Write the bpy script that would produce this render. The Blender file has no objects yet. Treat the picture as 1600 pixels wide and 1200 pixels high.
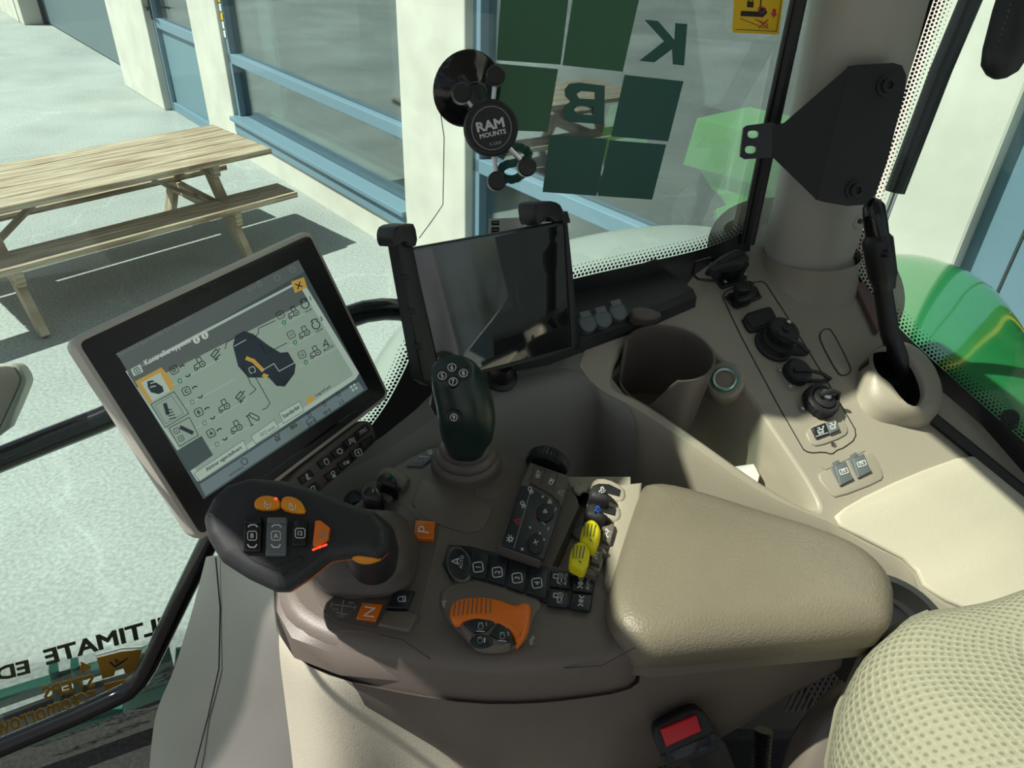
import bpy, math, random
from mathutils import Vector as V, Matrix
from mathutils.geometry import tessellate_polygon
random.seed(5)
SC = bpy.context.scene
COL = SC.collection
EZ = 2.4                      # the eye stands 2.4 m above the ground outside; coordinates below are measured from the eye
# ---------------------------------------------------------------- camera
FPX, CX, CY = 1150.0, 800.0, 600.0
CR = V((0.99915333, 0.02303863, 0.03408597)); CU = V((-0.04114161, 0.55950965, 0.8278021)); CF = V((0, 0.82850357, -0.55998377))
cd = bpy.data.cameras.new('camera'); cam = bpy.data.objects.new('camera', cd); COL.objects.link(cam)
cd.sensor_width = 36; cd.lens = 36*FPX/1600; cd.clip_start = 0.02; cd.clip_end = 200
mw = Matrix((( CR.x, CU.x, -CF.x, 0), (CR.y, CU.y, -CF.y, 0), (CR.z, CU.z, -CF.z, EZ), (0, 0, 0, 1)))
cam.matrix_world = mw
SC.camera = cam
# ---------------------------------------------------------------- light
SUN = V((0.585, 0.09, -0.80)).normalized()
wd = bpy.data.worlds.new('sky'); SC.world = wd; wd.use_nodes = True
nt = wd.node_tree; bg = nt.nodes['Background']
sky = nt.nodes.new('ShaderNodeTexSky'); sky.sky_type = 'NISHITA'; sky.sun_disc = False
sky.sun_elevation = math.radians(53); sky.sun_rotation = math.radians(-92)
tc = nt.nodes.new('ShaderNodeTexCoord'); nz = nt.nodes.new('ShaderNodeTexNoise'); nz.inputs['Scale'].default_value = 2.6; nz.inputs['Detail'].default_value = 6
cr = nt.nodes.new('ShaderNodeValToRGB'); cr.color_ramp.elements[0].position = .44; cr.color_ramp.elements[1].position = .60
mx = nt.nodes.new('ShaderNodeMix'); mx.data_type = 'RGBA'; mx.inputs[7].default_value = (7, 7.2, 7.4, 1)
nt.links.new(tc.outputs['Generated'], nz.inputs['Vector']); nt.links.new(nz.outputs['Fac'], cr.inputs['Fac'])
nt.links.new(cr.outputs['Color'], mx.inputs[0]); nt.links.new(sky.outputs['Color'], mx.inputs[6]); nt.links.new(mx.outputs[2], bg.inputs['Color'])
bg.inputs['Strength'].default_value = 0.07
sl = bpy.data.lights.new('sun', 'SUN'); so = bpy.data.objects.new('sun', sl); COL.objects.link(so)
sl.energy = 6.7; sl.angle = math.radians(0.6); sl.color = (1, .96, .88)
so.rotation_euler = SUN.to_track_quat('-Z', 'Y').to_euler(); so.location = (-4, 0, 8)
vs = SC.view_settings; vs.view_transform = 'Standard'; vs.look = 'None'; vs.gamma = 1; vs.use_curve_mapping = False
vs.exposure = 0.0
try:
    SC.cycles.max_bounces = 10; SC.cycles.transparent_max_bounces = 16; SC.cycles.caustics_reflective = False; SC.cycles.caustics_refractive = False
    SC.cycles.sample_clamp_indirect = 6
except Exception: pass

# ---------------------------------------------------------------- materials
def srgb(r, g, b):
    f = lambda c: ((c/255)/12.92 if c/255 <= .04045 else (((c/255)+.055)/1.055)**2.4)
    return (f(r), f(g), f(b), 1)
def mat(name, col, rough=.5, metal=0, bump=None, var=None, emit=None, coat=0, spec=.5, coords='Object'):
    m = bpy.data.materials.new(name); m.use_nodes = True; t = m.node_tree; b = t.nodes['Principled BSDF']
    b.inputs['Base Color'].default_value = col; b.inputs['Roughness'].default_value = rough; b.inputs['Metallic'].default_value = metal
    b.inputs['Coat Weight'].default_value = coat; b.inputs['Coat Roughness'].default_value = .05; b.inputs['Specular IOR Level'].default_value = spec
    tc = t.nodes.new('ShaderNodeTexCoord')
    if var:      # (scale, amount)
        n = t.nodes.new('ShaderNodeTexNoise'); n.inputs['Scale'].default_value = var[0]; n.inputs['Detail'].default_value = 5
        h = t.nodes.new('ShaderNodeHueSaturation'); h.inputs['Color'].default_value = col
        mr = t.nodes.new('ShaderNodeMapRange'); mr.inputs[1].default_value = .3; mr.inputs[2].default_value = .7
        mr.inputs[3].default_value = 1-var[1]; mr.inputs[4].default_value = 1+var[1]
        t.links.new(tc.outputs[coords], n.inputs['Vector']); t.links.new(n.outputs['Fac'], mr.inputs[0]); t.links.new(mr.outputs[0], h.inputs['Value'])
        t.links.new(h.outputs['Color'], b.inputs['Base Color'])
    if bump:     # (scale, strength)
        n = t.nodes.new('ShaderNodeTexNoise'); n.inputs['Scale'].default_value = bump[0]; n.inputs['Detail'].default_value = 2
        bp = t.nodes.new('ShaderNodeBump'); bp.inputs['Strength'].default_value = bump[1]; bp.inputs['Distance'].default_value = .001
        t.links.new(tc.outputs[coords], n.inputs['Vector']); t.links.new(n.outputs['Fac'], bp.inputs['Height']); t.links.new(bp.outputs['Normal'], b.inputs['Normal'])
    if emit:
        b.inputs['Emission Color'].default_value = emit[0]; b.inputs['Emission Strength'].default_value = emit[1]
    return m
def glass(name, tint, gloss=.08, dirt=0):
    m = bpy.data.materials.new(name); m.use_nodes = True; t = m.node_tree; t.nodes.clear()
    o = t.nodes.new('ShaderNodeOutputMaterial'); tr = t.nodes.new('ShaderNodeBsdfTransparent'); tr.inputs[0].default_value = tint
    g = t.nodes.new('ShaderNodeBsdfGlossy'); g.inputs['Roughness'].default_value = .01; g.inputs['Color'].default_value = (.9, .95, .97, 1)
    lw = t.nodes.new('ShaderNodeLayerWeight'); lw.inputs[0].default_value = .25
    ma = t.nodes.new('ShaderNodeMath'); ma.operation = 'MULTIPLY_ADD'; ma.inputs[1].default_value = .5; ma.inputs[2].default_value = gloss
    mxs = t.nodes.new('ShaderNodeMixShader')
    t.links.new(lw.outputs['Fresnel'], ma.inputs[0]); t.links.new(ma.outputs[0], mxs.inputs[0])
    t.links.new(tr.outputs[0], mxs.inputs[1]); t.links.new(g.outputs[0], mxs.inputs[2]); t.links.new(mxs.outputs[0], o.inputs[0])
    return m
M = {}
M['taupe'] = mat('taupe_plastic', (.146, .122, .104, 1), .42, bump=(900, .25), var=(7, .05))
M['taupe_d'] = mat('dark_taupe_plastic', (.10, .082, .07, 1), .45, bump=(900, .2))
M['beige'] = mat('beige_plastic', (.36, .325, .26, 1), .40, bump=(700, .3), var=(5, .05))
M['cream'] = mat('cream_plastic', (.58, .54, .43, 1), .5, bump=(600, .35), var=(6, .05))
M['lid'] = mat('armrest_vinyl', (.175, .152, .112, 1), .42, bump=(420, .7), var=(9, .10))
M['grey'] = mat('grey_plastic', (.20, .195, .18, 1), .5, bump=(800, .25))
M['pillar'] = mat('pillar_plastic', (.46, .43, .37, 1), .5, bump=(800, .2))
M['black'] = mat('black_plastic', (.012, .012, .013, 1), .38, bump=(900, .15))
M['matte'] = mat('matte_black_plastic', (.016, .016, .018, 1), .6, bump=(1200, .2))
M['softblack'] = mat('soft_touch_black', (.018, .02, .022, 1), .48, bump=(1500, .1))
M['gloss'] = mat('gloss_black', (.008, .008, .009, 1), .12)
M['navy'] = mat('key_black', (.012, .016, .022, 1), .35)
M['darkgreen'] = mat('dark_green_grip', (.012, .03, .026, 1), .3, bump=(1200, .1))
M['orange'] = mat('orange_plastic', srgb(236, 118, 22), .38)
M['amber'] = mat('amber_plastic', srgb(238, 150, 20), .35)
M['yellow'] = mat('yellow_plastic', srgb(238, 226, 20), .4)
M['red'] = mat('red_plastic', srgb(205, 28, 36), .35)
M['redled'] = mat('red_lamp', (.6, .02, .01, 1), .4, emit=((1, .05, .02, 1), 2.5))
M['white'] = mat('white_print', (.75, .77, .76, 1), .5)
M['dimwhite'] = mat('grey_print', (.35, .36, .35, 1), .5)
M['redprint'] = mat('red_print', (.55, .03, .05, 1), .5)
M['blueprint'] = mat('blue_print', (.03, .14, .6, 1), .5)
M['greenprint'] = mat('green_print', (.01, .3, .2, 1), .5)
M['blackprint'] = mat('black_print', (.01, .01, .01, 1), .6)
M['key_grey'] = mat('grey_key', (.12, .14, .14, 1), .3)
M['greycap'] = mat('grey_rubber_cap', (.13, .15, .155, 1), .5)
M['steel'] = mat('steel', (.6, .6, .6, 1), .3, 1)
M['alu'] = mat('display_frame', (.52, .50, .44, 1), .42, .2)
M['jd'] = mat('green_paint', (.02, .20, .055, 1), .12, coat=1, spec=.8)
M['teal'] = mat('teal_green_paint', (.01, .10, .07, 1), .4)
M['lime'] = mat('lime_paint', (.2, .85, .1, 1), .4)
M['sage'] = mat('pale_fender', (.30, .34, .31, 1), .3, coat=.3)
M['asphalt'] = mat('asphalt', (.36, .385, .365, 1), .9, bump=(60, 1.0), var=(55, .22))
M['concrete'] = mat('concrete', (.66, .63, .55, 1), .85, bump=(40, .4), var=(3, .10))
M['blueframe'] = mat('blue_metal', (.17, .27, .34, 1), .45)
M['bluepanel'] = mat('blue_panel', (.16, .26, .31, 1), .5)
M['bluedark'] = mat('grey_blue_panel', (.12, .17, .19, 1), .5)
M['seal'] = mat('rubber', (.015, .015, .016, 1), .55)
M['carpet'] = mat('carpet', (.07, .065, .06, 1), .95, bump=(300, .5), var=(160, .3))
M['decal'] = mat('green_decal', (.03, .13, .06, 1), .5)
M['decald'] = mat('dark_green_decal', (.014, .095, .075, 1), .5)
M['signyellow'] = mat('sign_yellow', srgb(235, 190, 10), .45)
M['gold'] = mat('gold_decal', (.42, .22, .02, 1), .5)
M['paper'] = mat('white_paper', (.8, .8, .78, 1), .8)
M['yellowpaint'] = mat('yellow_paint', (.6, .42, .03, 1), .5)
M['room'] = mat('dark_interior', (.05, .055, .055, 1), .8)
M['curtain'] = mat('pale_green_board', (.45, .6, .5, 1), .7)
M['brownred'] = mat('brown_trim', (.16, .09, .085, 1), .6)
M['cabglass'] = glass('cab_glass', (.88, .97, .94, 1), .015)
M['shopglass'] = glass('shop_glass', (.86, .88, .88, 1), .15)
M['suntintglass'] = glass('sun_tint_glass', (.955, .985, .93, 1), .02)
M['tabglass'] = mat('tablet_glass', (.012, .014, .017, 1), .03, coat=1, spec=1.0)
def wood():
    m = mat('weathered_wood', (.45, .36, .26, 1), .8); t = m.node_tree; b = t.nodes['Principled BSDF']
    tc = t.nodes.new('ShaderNodeTexCoord'); mp = t.nodes.new('ShaderNodeMapping'); mp.inputs['Scale'].default_value = (1.2, 26, 26)
    n = t.nodes.new('ShaderNodeTexNoise'); n.inputs['Scale'].default_value = 2.2; n.inputs['Detail'].default_value = 6; n.inputs['Distortion'].default_value = .6
    r = t.nodes.new('ShaderNodeValToRGB'); e = r.color_ramp.elements; e[0].color = (.24, .155, .09, 1); e[1].color = (.52, .44, .32, 1); e[0].position = .35; e[1].position = .62
    t.links.new(tc.outputs['UV'], mp.inputs[0]); t.links.new(mp.outputs[0], n.inputs['Vector']); t.links.new(n.outputs['Fac'], r.inputs[0]); t.links.new(r.outputs[0], b.inputs['Base Color'])
    return m
M['wood'] = wood()
def fabric(name, c0, c1, sc):
    m = mat(name, c0, .95); t = m.node_tree; b = t.nodes['Principled BSDF']
    tc = t.nodes.new('ShaderNodeTexCoord'); mp = t.nodes.new('ShaderNodeMapping'); mp.inputs['Scale'].default_value = (sc, sc, sc); mp.inputs['Rotation'].default_value = (0, 0, .78)
    v = t.nodes.new('ShaderNodeTexVoronoi'); v.inputs['Randomness'].default_value = .15; v.inputs['Scale'].default_value = 1
    r = t.nodes.new('ShaderNodeValToRGB'); e = r.color_ramp.elements; e[0].position = .16; e[1].position = .34; e[0].color = c1; e[1].color = c0
    n = t.nodes.new('ShaderNodeTexNoise'); n.inputs['Scale'].default_value = 7; n.inputs['Detail'].default_value = 4
    ad = t.nodes.new('ShaderNodeMath'); ad.operation = 'MULTIPLY_ADD'; ad.inputs[1].default_value = .35
    bp = t.nodes.new('ShaderNodeBump'); bp.inputs['Strength'].default_value = .9; bp.inputs['Distance'].default_value = .003
    L = t.links.new
    L(tc.outputs['UV'], mp.inputs[0]); L(mp.outputs[0], v.inputs['Vector']); L(mp.outputs[0], n.inputs['Vector'])
    L(v.outputs['Distance'], r.inputs[0]); L(r.outputs[0], b.inputs['Base Color']); L(n.outputs['Fac'], ad.inputs[0]); L(v.outputs['Distance'], ad.inputs[2])
    L(ad.outputs[0], bp.inputs['Height']); L(bp.outputs[0], b.inputs['Normal'])
    return m
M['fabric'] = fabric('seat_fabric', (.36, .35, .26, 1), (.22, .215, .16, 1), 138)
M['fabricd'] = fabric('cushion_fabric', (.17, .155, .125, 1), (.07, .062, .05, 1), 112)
def ground_mat():
    m = M['asphalt']; t = m.node_tree; b = t.nodes['Principled BSDF']
    src = b.inputs['Base Color'].links[0].from_socket
    tc = t.nodes.new('ShaderNodeTexCoord'); v = t.nodes.new('ShaderNodeTexVoronoi'); v.feature = 'DISTANCE_TO_EDGE'; v.inputs['Scale'].default_value = .5
    n = t.nodes.new('ShaderNodeTexNoise'); n.inputs['Scale'].default_value = 1.5; n.inputs['Detail'].default_value = 8
    mx_ = t.nodes.new('ShaderNodeVectorMath'); mx_.operation = 'MULTIPLY_ADD'; mx_.inputs[1].default_value = (1, 1, 1)
    r = t.nodes.new('ShaderNodeValToRGB'); r.color_ramp.elements[0].position = 0; r.color_ramp.elements[0].color = (.10, .10, .10, 1); r.color_ramp.elements[1].position = .012; r.color_ramp.elements[1].color = (0, 0, 0, 1)
    n2 = t.nodes.new('ShaderNodeTexNoise'); n2.inputs['Scale'].default_value = .8; n2.inputs['Detail'].default_value = 4
    r2 = t.nodes.new('ShaderNodeValToRGB'); r2.color_ramp.elements[0].position = .35; r2.color_ramp.elements[0].color = (.82, .82, .82, 1); r2.color_ramp.elements[1].position = .65; r2.color_ramp.elements[1].color = (1.08, 1.08, 1.08, 1)
    mm = t.nodes.new('ShaderNodeMix'); mm.data_type = 'RGBA'; mm.blend_type = 'ADD'; mm.inputs[0].default_value = .5
    m2 = t.nodes.new('ShaderNodeMix'); m2.data_type = 'RGBA'; m2.blend_type = 'MULTIPLY'; m2.inputs[0].default_value = 1
    L = t.links.new
    L(tc.outputs['Object'], mx_.inputs[0]); L(n.outputs['Color'], mx_.inputs[2]); L(tc.outputs['Object'], n.inputs['Vector']); L(mx_.outputs[0], v.inputs['Vector'])
    L(v.outputs['Distance'], r.inputs[0]); L(tc.outputs['Object'], n2.inputs['Vector']); L(n2.outputs['Fac'], r2.inputs[0])
    L(src, m2.inputs[6]); L(r2.outputs[0], m2.inputs[7]); L(m2.outputs[2], mm.inputs[6]); L(r.outputs[0], mm.inputs[7]); L(mm.outputs[2], b.inputs['Base Color'])
ground_mat()

# ---------------------------------------------------------------- geometry helpers
def ray(x, y): return CR*((x-CX)/FPX) - CU*((y-CY)/FPX) + CF
def atz(x, y, z): r = ray(x, y); return r*(z/r.z)
def atd(x, y, t): return ray(x, y)*t
class Frame:
    def __init__(s, o, u, n):
        s.o = V(o); s.n = V(n).normalized(); s.u = (V(u)-s.n*V(u).dot(s.n)).normalized(); s.v = s.n.cross(s.u)
    def w(s, a, b, h=0): return s.o+s.u*a+s.v*b+s.n*h
    def hit(s, x, y, h=0):
        r = ray(x, y); return r*((s.o+s.n*h).dot(s.n)/r.dot(s.n))
    def px(s, x, y, h=0):
        p = s.hit(x, y, h)-s.o; return (p.dot(s.u), p.dot(s.v))
    def pxs(s, pts, h=0): return [s.px(x, y, h) for x, y in pts]
    def up(s, h): f = Frame(s.o+s.n*h, s.u, s.n); return f
GU = V((.883, .469, 0)).normalized(); GN = V((GU.y, -GU.x, 0))          # right-hand side glass: run and inward normal
GLS = Frame(V((.413, 1.18, 0)), GU, GN)
def wplane(w): return Frame(-GN*w, GU, GN)
CON = Frame((0, .6, -.572), (1, 0, 0), (0, 0, 1))
PN = V((.219, -.412, 1)).normalized()
PAN = Frame(V((.226, .92, -.563)), GU, PN)
R2U = V((.548, -.836, 0)).normalized()
REAR = Frame(V((.592, 1.149, -.55)), R2U, V((-R2U.y*-1, -R2U.x, 0))*-1 if False else V((-.836, -.548, 0)))
FU = V((.656, -.755, 0)).normalized()
FAC = Frame(V((-1.03, 5.47, -EZ)), FU, V((-.755, -.656, 0)))
def chaikin(pts, n=2, closed=True):
    for _ in range(n):
        q = []; N = len(pts)
        for i in range(N if closed else N-1):
            a = pts[i]; b = pts[(i+1) % N]
            q.append(tuple(a[k]*.75+b[k]*.25 for k in range(len(a)))); q.append(tuple(a[k]*.25+b[k]*.75 for k in range(len(a))))
        if not closed: q = [pts[0]]+q+[pts[-1]]
        pts = q
    return pts
def area(p): return sum(p[i][0]*p[(i+1) % len(p)][1]-p[(i+1) % len(p)][0]*p[i][1] for i in range(len(p)))/2
def ccw(p): return p if area(p) > 0 else p[::-1]
def inset(p, d):
    N = len(p); out = []
    for i in range(N):
        a = V(p[i-1]); b = V(p[i]); c = V(p[(i+1) % N])
        e1 = (b-a); e2 = (c-b)
        if e1.length < 1e-9 or e2.length < 1e-9: e1 = e2 = (c-a)
        e1.normalize(); e2.normalize()
        n1 = V((-e1.y, e1.x)); n2 = V((-e2.y, e2.x)); m = n1+n2
        if m.length < 1e-6: m = n1
        m.normalize(); k = 1/max(.45, m.dot(n1)); out.append(tuple(b+m*d*k))
    return out
_txt = {}
def glyphs(s, bold=0):
    bold = min(bold, .045); k = (s, bold)
    if k in _txt: return _txt[k]
    c = bpy.data.curves.new('lettering', 'FONT'); c.body = s; c.align_x = 'CENTER'; c.resolution_u = 2
    o = bpy.data.objects.new('lettering', c); COL.objects.link(o)
    me = bpy.data.meshes.new_from_object(o.evaluated_get(bpy.context.evaluated_depsgraph_get()))
    vs_ = [(v.co.x, v.co.y) for v in me.vertices]; fs = [tuple(p.vertices) for p in me.polygons]
    bpy.data.objects.remove(o); bpy.data.curves.remove(c); bpy.data.meshes.remove(me)
    if bold:          # heavier strokes: a thin strip along every outline edge
        cnt = {}
        for f in fs:
            for i in range(len(f)): e = tuple(sorted((f[i], f[(i+1) % len(f)]))); cnt[e] = cnt.get(e, 0)+1
        for (i, j), n_ in list(cnt.items()):
            if n_ != 1: continue
            a, b = V(vs_[i]), V(vs_[j]); d = b-a
            if d.length < 1e-5: continue
            d.normalize(); q = V((-d.y, d.x))*bold*.8; d = d*bold*.5; k0 = len(vs_)
            vs_ += [tuple(a-d-q), tuple(b+d-q), tuple(b+d+q), tuple(a-d+q)]; fs.append((k0, k0+1, k0+2, k0+3))
    xs = [v[0] for v in vs_] or [0]; ys = [v[1] for v in vs_] or [0]
    x0, x1, y0, y1 = min(xs), max(xs), min(ys), max(ys)
    _txt[k] = (vs_, fs, x0, x1, y0, y1); return _txt[k]
class MB:
    def __init__(s): s.v = []; s.f = []; s.m = []; s.uv = {}
    def face(s, idx, m=0): s.f.append(tuple(idx)); s.m.append(m)
    def add(s, pts): k = len(s.v); s.v += [V(p) for p in pts]; return list(range(k, k+len(pts)))
    def loft(s, loops, m=0, closed=True, cap0=False, cap1=False):
        ids = [s.add(l) for l in loops]; N = len(loops[0])
        for a, b in zip(ids[:-1], ids[1:]):
            for i in range(N if closed else N-1):
                j = (i+1) % N; s.face((a[i], a[j], b[j], b[i]), m)
        if cap0: s.cap(ids[0][::-1], m)
        if cap1: s.cap(ids[-1], m)
        return s
    def cap(s, ids, m=0):
        if len(ids) <= 4: s.face(ids, m); return
        for t in tessellate_polygon([[s.v[i] for i in ids]]): s.face((ids[t[0]], ids[t[1]], ids[t[2]]), m)
    def puck(s, fr, pts, h0, h1, r=0, m=0, seg=3, top=True, taper=0, mt=None):
        p = ccw(list(pts)); L = [[fr.w(a, b, h0) for a, b in inset(p, -taper) ]] if taper else [[fr.w(a, b, h0) for a, b in p]]
        if r > 0:
            for k in range(seg+1):
                t = math.pi/2*k/seg; q = inset(p, r*(1-math.cos(t))); L.append([fr.w(a, b, h1-r*(1-math.sin(t))) for a, b in q])
        else: L.append([fr.w(a, b, h1) for a, b in p])
        s.loft(L, m, cap0=True)
        if top: ids = list(range(len(s.v)-len(p), len(s.v))); s.cap(ids, m if mt is None else mt)
        return s
    def ppuck(s, fr, px, h0, h1, r=0, m=0, rnd=0, **k):      # outline given where it is seen, on the plane fr + h1
        p = [(x, y) for x, y in px]
        if rnd: p = chaikin(p, rnd)
        return s.puck(fr, fr.pxs(p, h1), h0, h1, r, m, **k)
    def flat(s, fr, px, h, m=0):
        ids = s.add([fr.hit(x, y, h) for x, y in px]); s.cap(ids, m); return s
    def stroke(s, fr, px, wpx, h, m=0, closed=False):
        P = [V(p) for p in px]; N = len(P)
        for i in range(N if closed else N-1):
            a, b = P[i], P[(i+1) % N]; d = (b-a)
            if d.length < 1e-6: continue
            d.normalize(); n = V((-d.y, d.x))*wpx/2; e = d*wpx*.35
            s.flat(fr, [tuple(a-e+n), tuple(a-e-n), tuple(b+e-n), tuple(b+e+n)], h, m)
        return s
    def disc(s, fr, c, rx, ry, h, m=0, n=18): return s.flat(fr, [(c[0]+rx*math.cos(2*math.pi*i/n), c[1]+ry*math.sin(2*math.pi*i/n)) for i in range(n)], h, m)
    def ring(s, fr, c, rx, ry, wpx, h, m=0, n=18): return s.stroke(fr, [(c[0]+rx*math.cos(2*math.pi*i/n), c[1]+ry*math.sin(2*math.pi*i/n)) for i in range(n)], wpx, h, m, True)
    def text(s, fr, str_, quad, h, m=0, bold=0):            # quad TL TR BR BL in the photograph's frame
        vs_, fs, x0, x1, y0, y1 = glyphs(str_, bold); TL, TR, BR, BL = [V(q) for q in quad]; pts = []
        for x, y in vs_:
            a = (x-x0)/max(1e-6, x1-x0); b = 1-(y-y0)/max(1e-6, y1-y0)
            q = (TL*(1-a)+TR*a)*(1-b)+(BL*(1-a)+BR*a)*b; pts.append(fr.hit(q.x, q.y, h))
        ids = s.add(pts)
        for f in fs: s.face([ids[i] for i in f], m)
        return s
    def word(s, fr, str_, c, hgt, ang, h, m=0, bold=.01, wid=None, shear=0):   # centred at c, cap height in px, angle in degrees (anticlockwise)
        vs_, fs, x0, x1, y0, y1 = glyphs(str_, bold); sc = hgt/max(.3, (y1-y0)); W = (x1-x0)*sc if wid is None else wid
        ca, sa = math.cos(math.radians(ang)), math.sin(math.radians(ang)); X = V((ca, -sa)); Y = V((sa, ca)); Y = Y+X*shear; c = V(c)
        return s.text(fr, str_, [tuple(c-X*W/2-Y*hgt/2), tuple(c+X*W/2-Y*hgt/2), tuple(c+X*W/2+Y*hgt/2), tuple(c-X*W/2+Y*hgt/2)], h, m, bold)
    def icon(s, fr, kind, c, size, ang, h, m=0, w=1.6):
        ca, sa = math.cos(math.radians(ang)), math.sin(math.radians(ang))
        for it in ICON[kind]:
            q = [(c[0]+(x*ca+y*sa)*size, c[1]-(x*sa*-1*-1 - y*ca*1)*size*1.0 if False else c[1]+(-x*sa+y*ca)*size) for x, y in it[1]]
            if it[0] == 's': s.stroke(fr, q, w, h, m)
            elif it[0] == 'c': s.stroke(fr, q, w, h, m, True)
            else: s.flat(fr, q, h, m)
        return s
    def tube(s, pts, rad, m=0, n=12, cap=True, sx=1):
        P = [V(p) for p in pts]; N = len(P); R = rad if isinstance(rad, (list, tuple)) else [rad]*N; loops = []; ref = None
        for i in range(N):
            d = (P[min(i+1, N-1)]-P[max(i-1, 0)]).normalized()
            if ref is None: ref = d.orthogonal().normalized()
            ref = (ref-d*ref.dot(d)).normalized(); b = d.cross(ref)
            loops.append([P[i]+(ref*math.cos(2*math.pi*k/n)*sx+b*math.sin(2*math.pi*k/n))*R[i] for k in range(n)])
        return s.loft(loops, m, cap0=cap, cap1=cap)
    def lathe(s, fr, c, prof, m=0, n=32, cap0=True, cap1=True, fac=(1, 1), ridges=0, rd=0):
        loops = []
        for r, h in prof:
            loops.append([fr.w(c[0]+r*fac[0]*(1+(rd if ridges and (k*ridges*2//n) % 2 else 0))*math.cos(2*math.pi*k/n), c[1]+r*fac[1]*(1+(rd if ridges and (k*ridges*2//n) % 2 else 0))*math.sin(2*math.pi*k/n), h) for k in range(n)])
        return s.loft(loops, m, cap0=cap0, cap1=cap1)
    def box(s, o, u, v, w, m=0):     # corner and three edge vectors
        o, u, v, w = V(o), V(u), V(v), V(w)
        k = s.add([o, o+u, o+u+v, o+v, o+w, o+u+w, o+u+v+w, o+v+w]); c = (o+(u+v+w)/2)
        for f in ((0, 3, 2, 1), (4, 5, 6, 7), (0, 1, 5, 4), (1, 2, 6, 5), (2, 3, 7, 6), (3, 0, 4, 7)): s.face([k[i] for i in f], m)
        return s
    def patch(s, rows, sub=5, m=0, uv=1.0):      # rows of points, smooth interpolation
        def cr_(p0, p1, p2, p3, t): return (p1*2+(p2-p0)*t+(p0*2-p1*5+p2*4-p3)*t*t+(p1*3-p0-p2*3+p3)*t*t*t)*.5
        def refine(line):
            out = []; N = len(line)
            for i in range(N-1):
                p0 = line[i-1] if i else line[0]*2-line[1]; p3 = line[i+2] if i+2 < N else line[-1]*2-line[-2]
                for k in range(sub): out.append(cr_(p0, line[i], line[i+1], p3, k/sub))
            out.append(line[-1]); return out
        g = [refine([V(p) for p in r]) for r in rows]; cols = [refine([r[j] for r in g]) for j in range(len(g[0]))]
        nr = len(cols[0]); nc = len(cols); k0 = len(s.v)
        mid = [0]
        for j in range(1, nc): mid.append(mid[-1]+(cols[j][nr//2]-cols[j-1][nr//2]).length)
        mdr = [0]
        for i in range(1, nr): mdr.append(mdr[-1]+(cols[nc//2][i]-cols[nc//2][i-1]).length)
        for i in range(nr):
            for j in range(nc): s.uv[len(s.v)] = (mid[j]*uv, mdr[i]*uv); s.v.append(cols[j][i])
        for i in range(nr-1):
            for j in range(nc-1): a = k0+i*nc+j; s.face((a, a+1, a+nc+1, a+nc), m)
        return s
    def build(s, name, mats, parent=None, smooth=35, solid=0, off=1, bevel=0, origin=None, world=True, flip=False):
        me = bpy.data.meshes.new(name); root = parent
        while root is not None and root.parent: root = root.parent
        base = V((0, 0, EZ)) if world else V((0, 0, 0))
        if root is not None: org = V(root.location)
        elif origin is not None: org = V(origin)+base
        elif s.v and world:
            xs = [v.x for v in s.v]; ys = [v.y for v in s.v]; zs = [v.z for v in s.v]; org = V(((min(xs)+max(xs))/2, (min(ys)+max(ys))/2, min(zs)))+base
        else: org = V((0, 0, 0))
        if not world: org = V((0, 0, 0))
        me.from_pydata([tuple(v+base-org) for v in s.v], [], s.f)
        mats = mats if isinstance(mats, (list, tuple)) else [mats]
        for k in mats: me.materials.append(M[k])
        for p, k in zip(me.polygons, s.m): p.material_index = min(k, len(mats)-1)
        if s.uv:
            L = me.uv_layers.new(name='UVMap')
            for l in me.loops: L.data[l.index].uv = s.uv.get(l.vertex_index, (0, 0))
        if smooth: me.shade_smooth(); me.set_sharp_from_angle(angle=math.radians(smooth))
        me.update(); o = bpy.data.objects.new(name, me); COL.objects.link(o)
        if parent is not None: o.parent = parent
        elif world: o.location = org
        if solid:
            k = o.modifiers.new('thickness', 'SOLIDIFY'); k.thickness = solid; k.offset = off
        if bevel:
            k = o.modifiers.new('bevel', 'BEVEL'); k.width = bevel; k.segments = 2; k.limit_method = 'ANGLE'; k.angle_limit = math.radians(40)
        return o
def soft(p, k=.12, n=2):
    for _ in range(n):
        q = []; N = len(p)
        for i in range(N):
            a, b, c = V(p[i-1]), V(p[i]), V(p[(i+1) % N]); q.append(tuple(b+(a-b)*k)); q.append(tuple(b+(c-b)*k))
        p = q; k *= 1.6
    return p
def circ(r=.5, n=12, cx=0, cy=0, a0=0, a1=360): return [(cx+r*math.cos(math.radians(a0+(a1-a0)*i/n)), cy+r*math.sin(math.radians(a0+(a1-a0)*i/n))) for i in range(n+(0 if a1-a0 == 360 else 1))]
RR = [(-.35, -.5), (.35, -.5), (.5, -.35), (.5, .35), (.35, .5), (-.35, .5), (-.5, .35), (-.5, -.35)]
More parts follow.
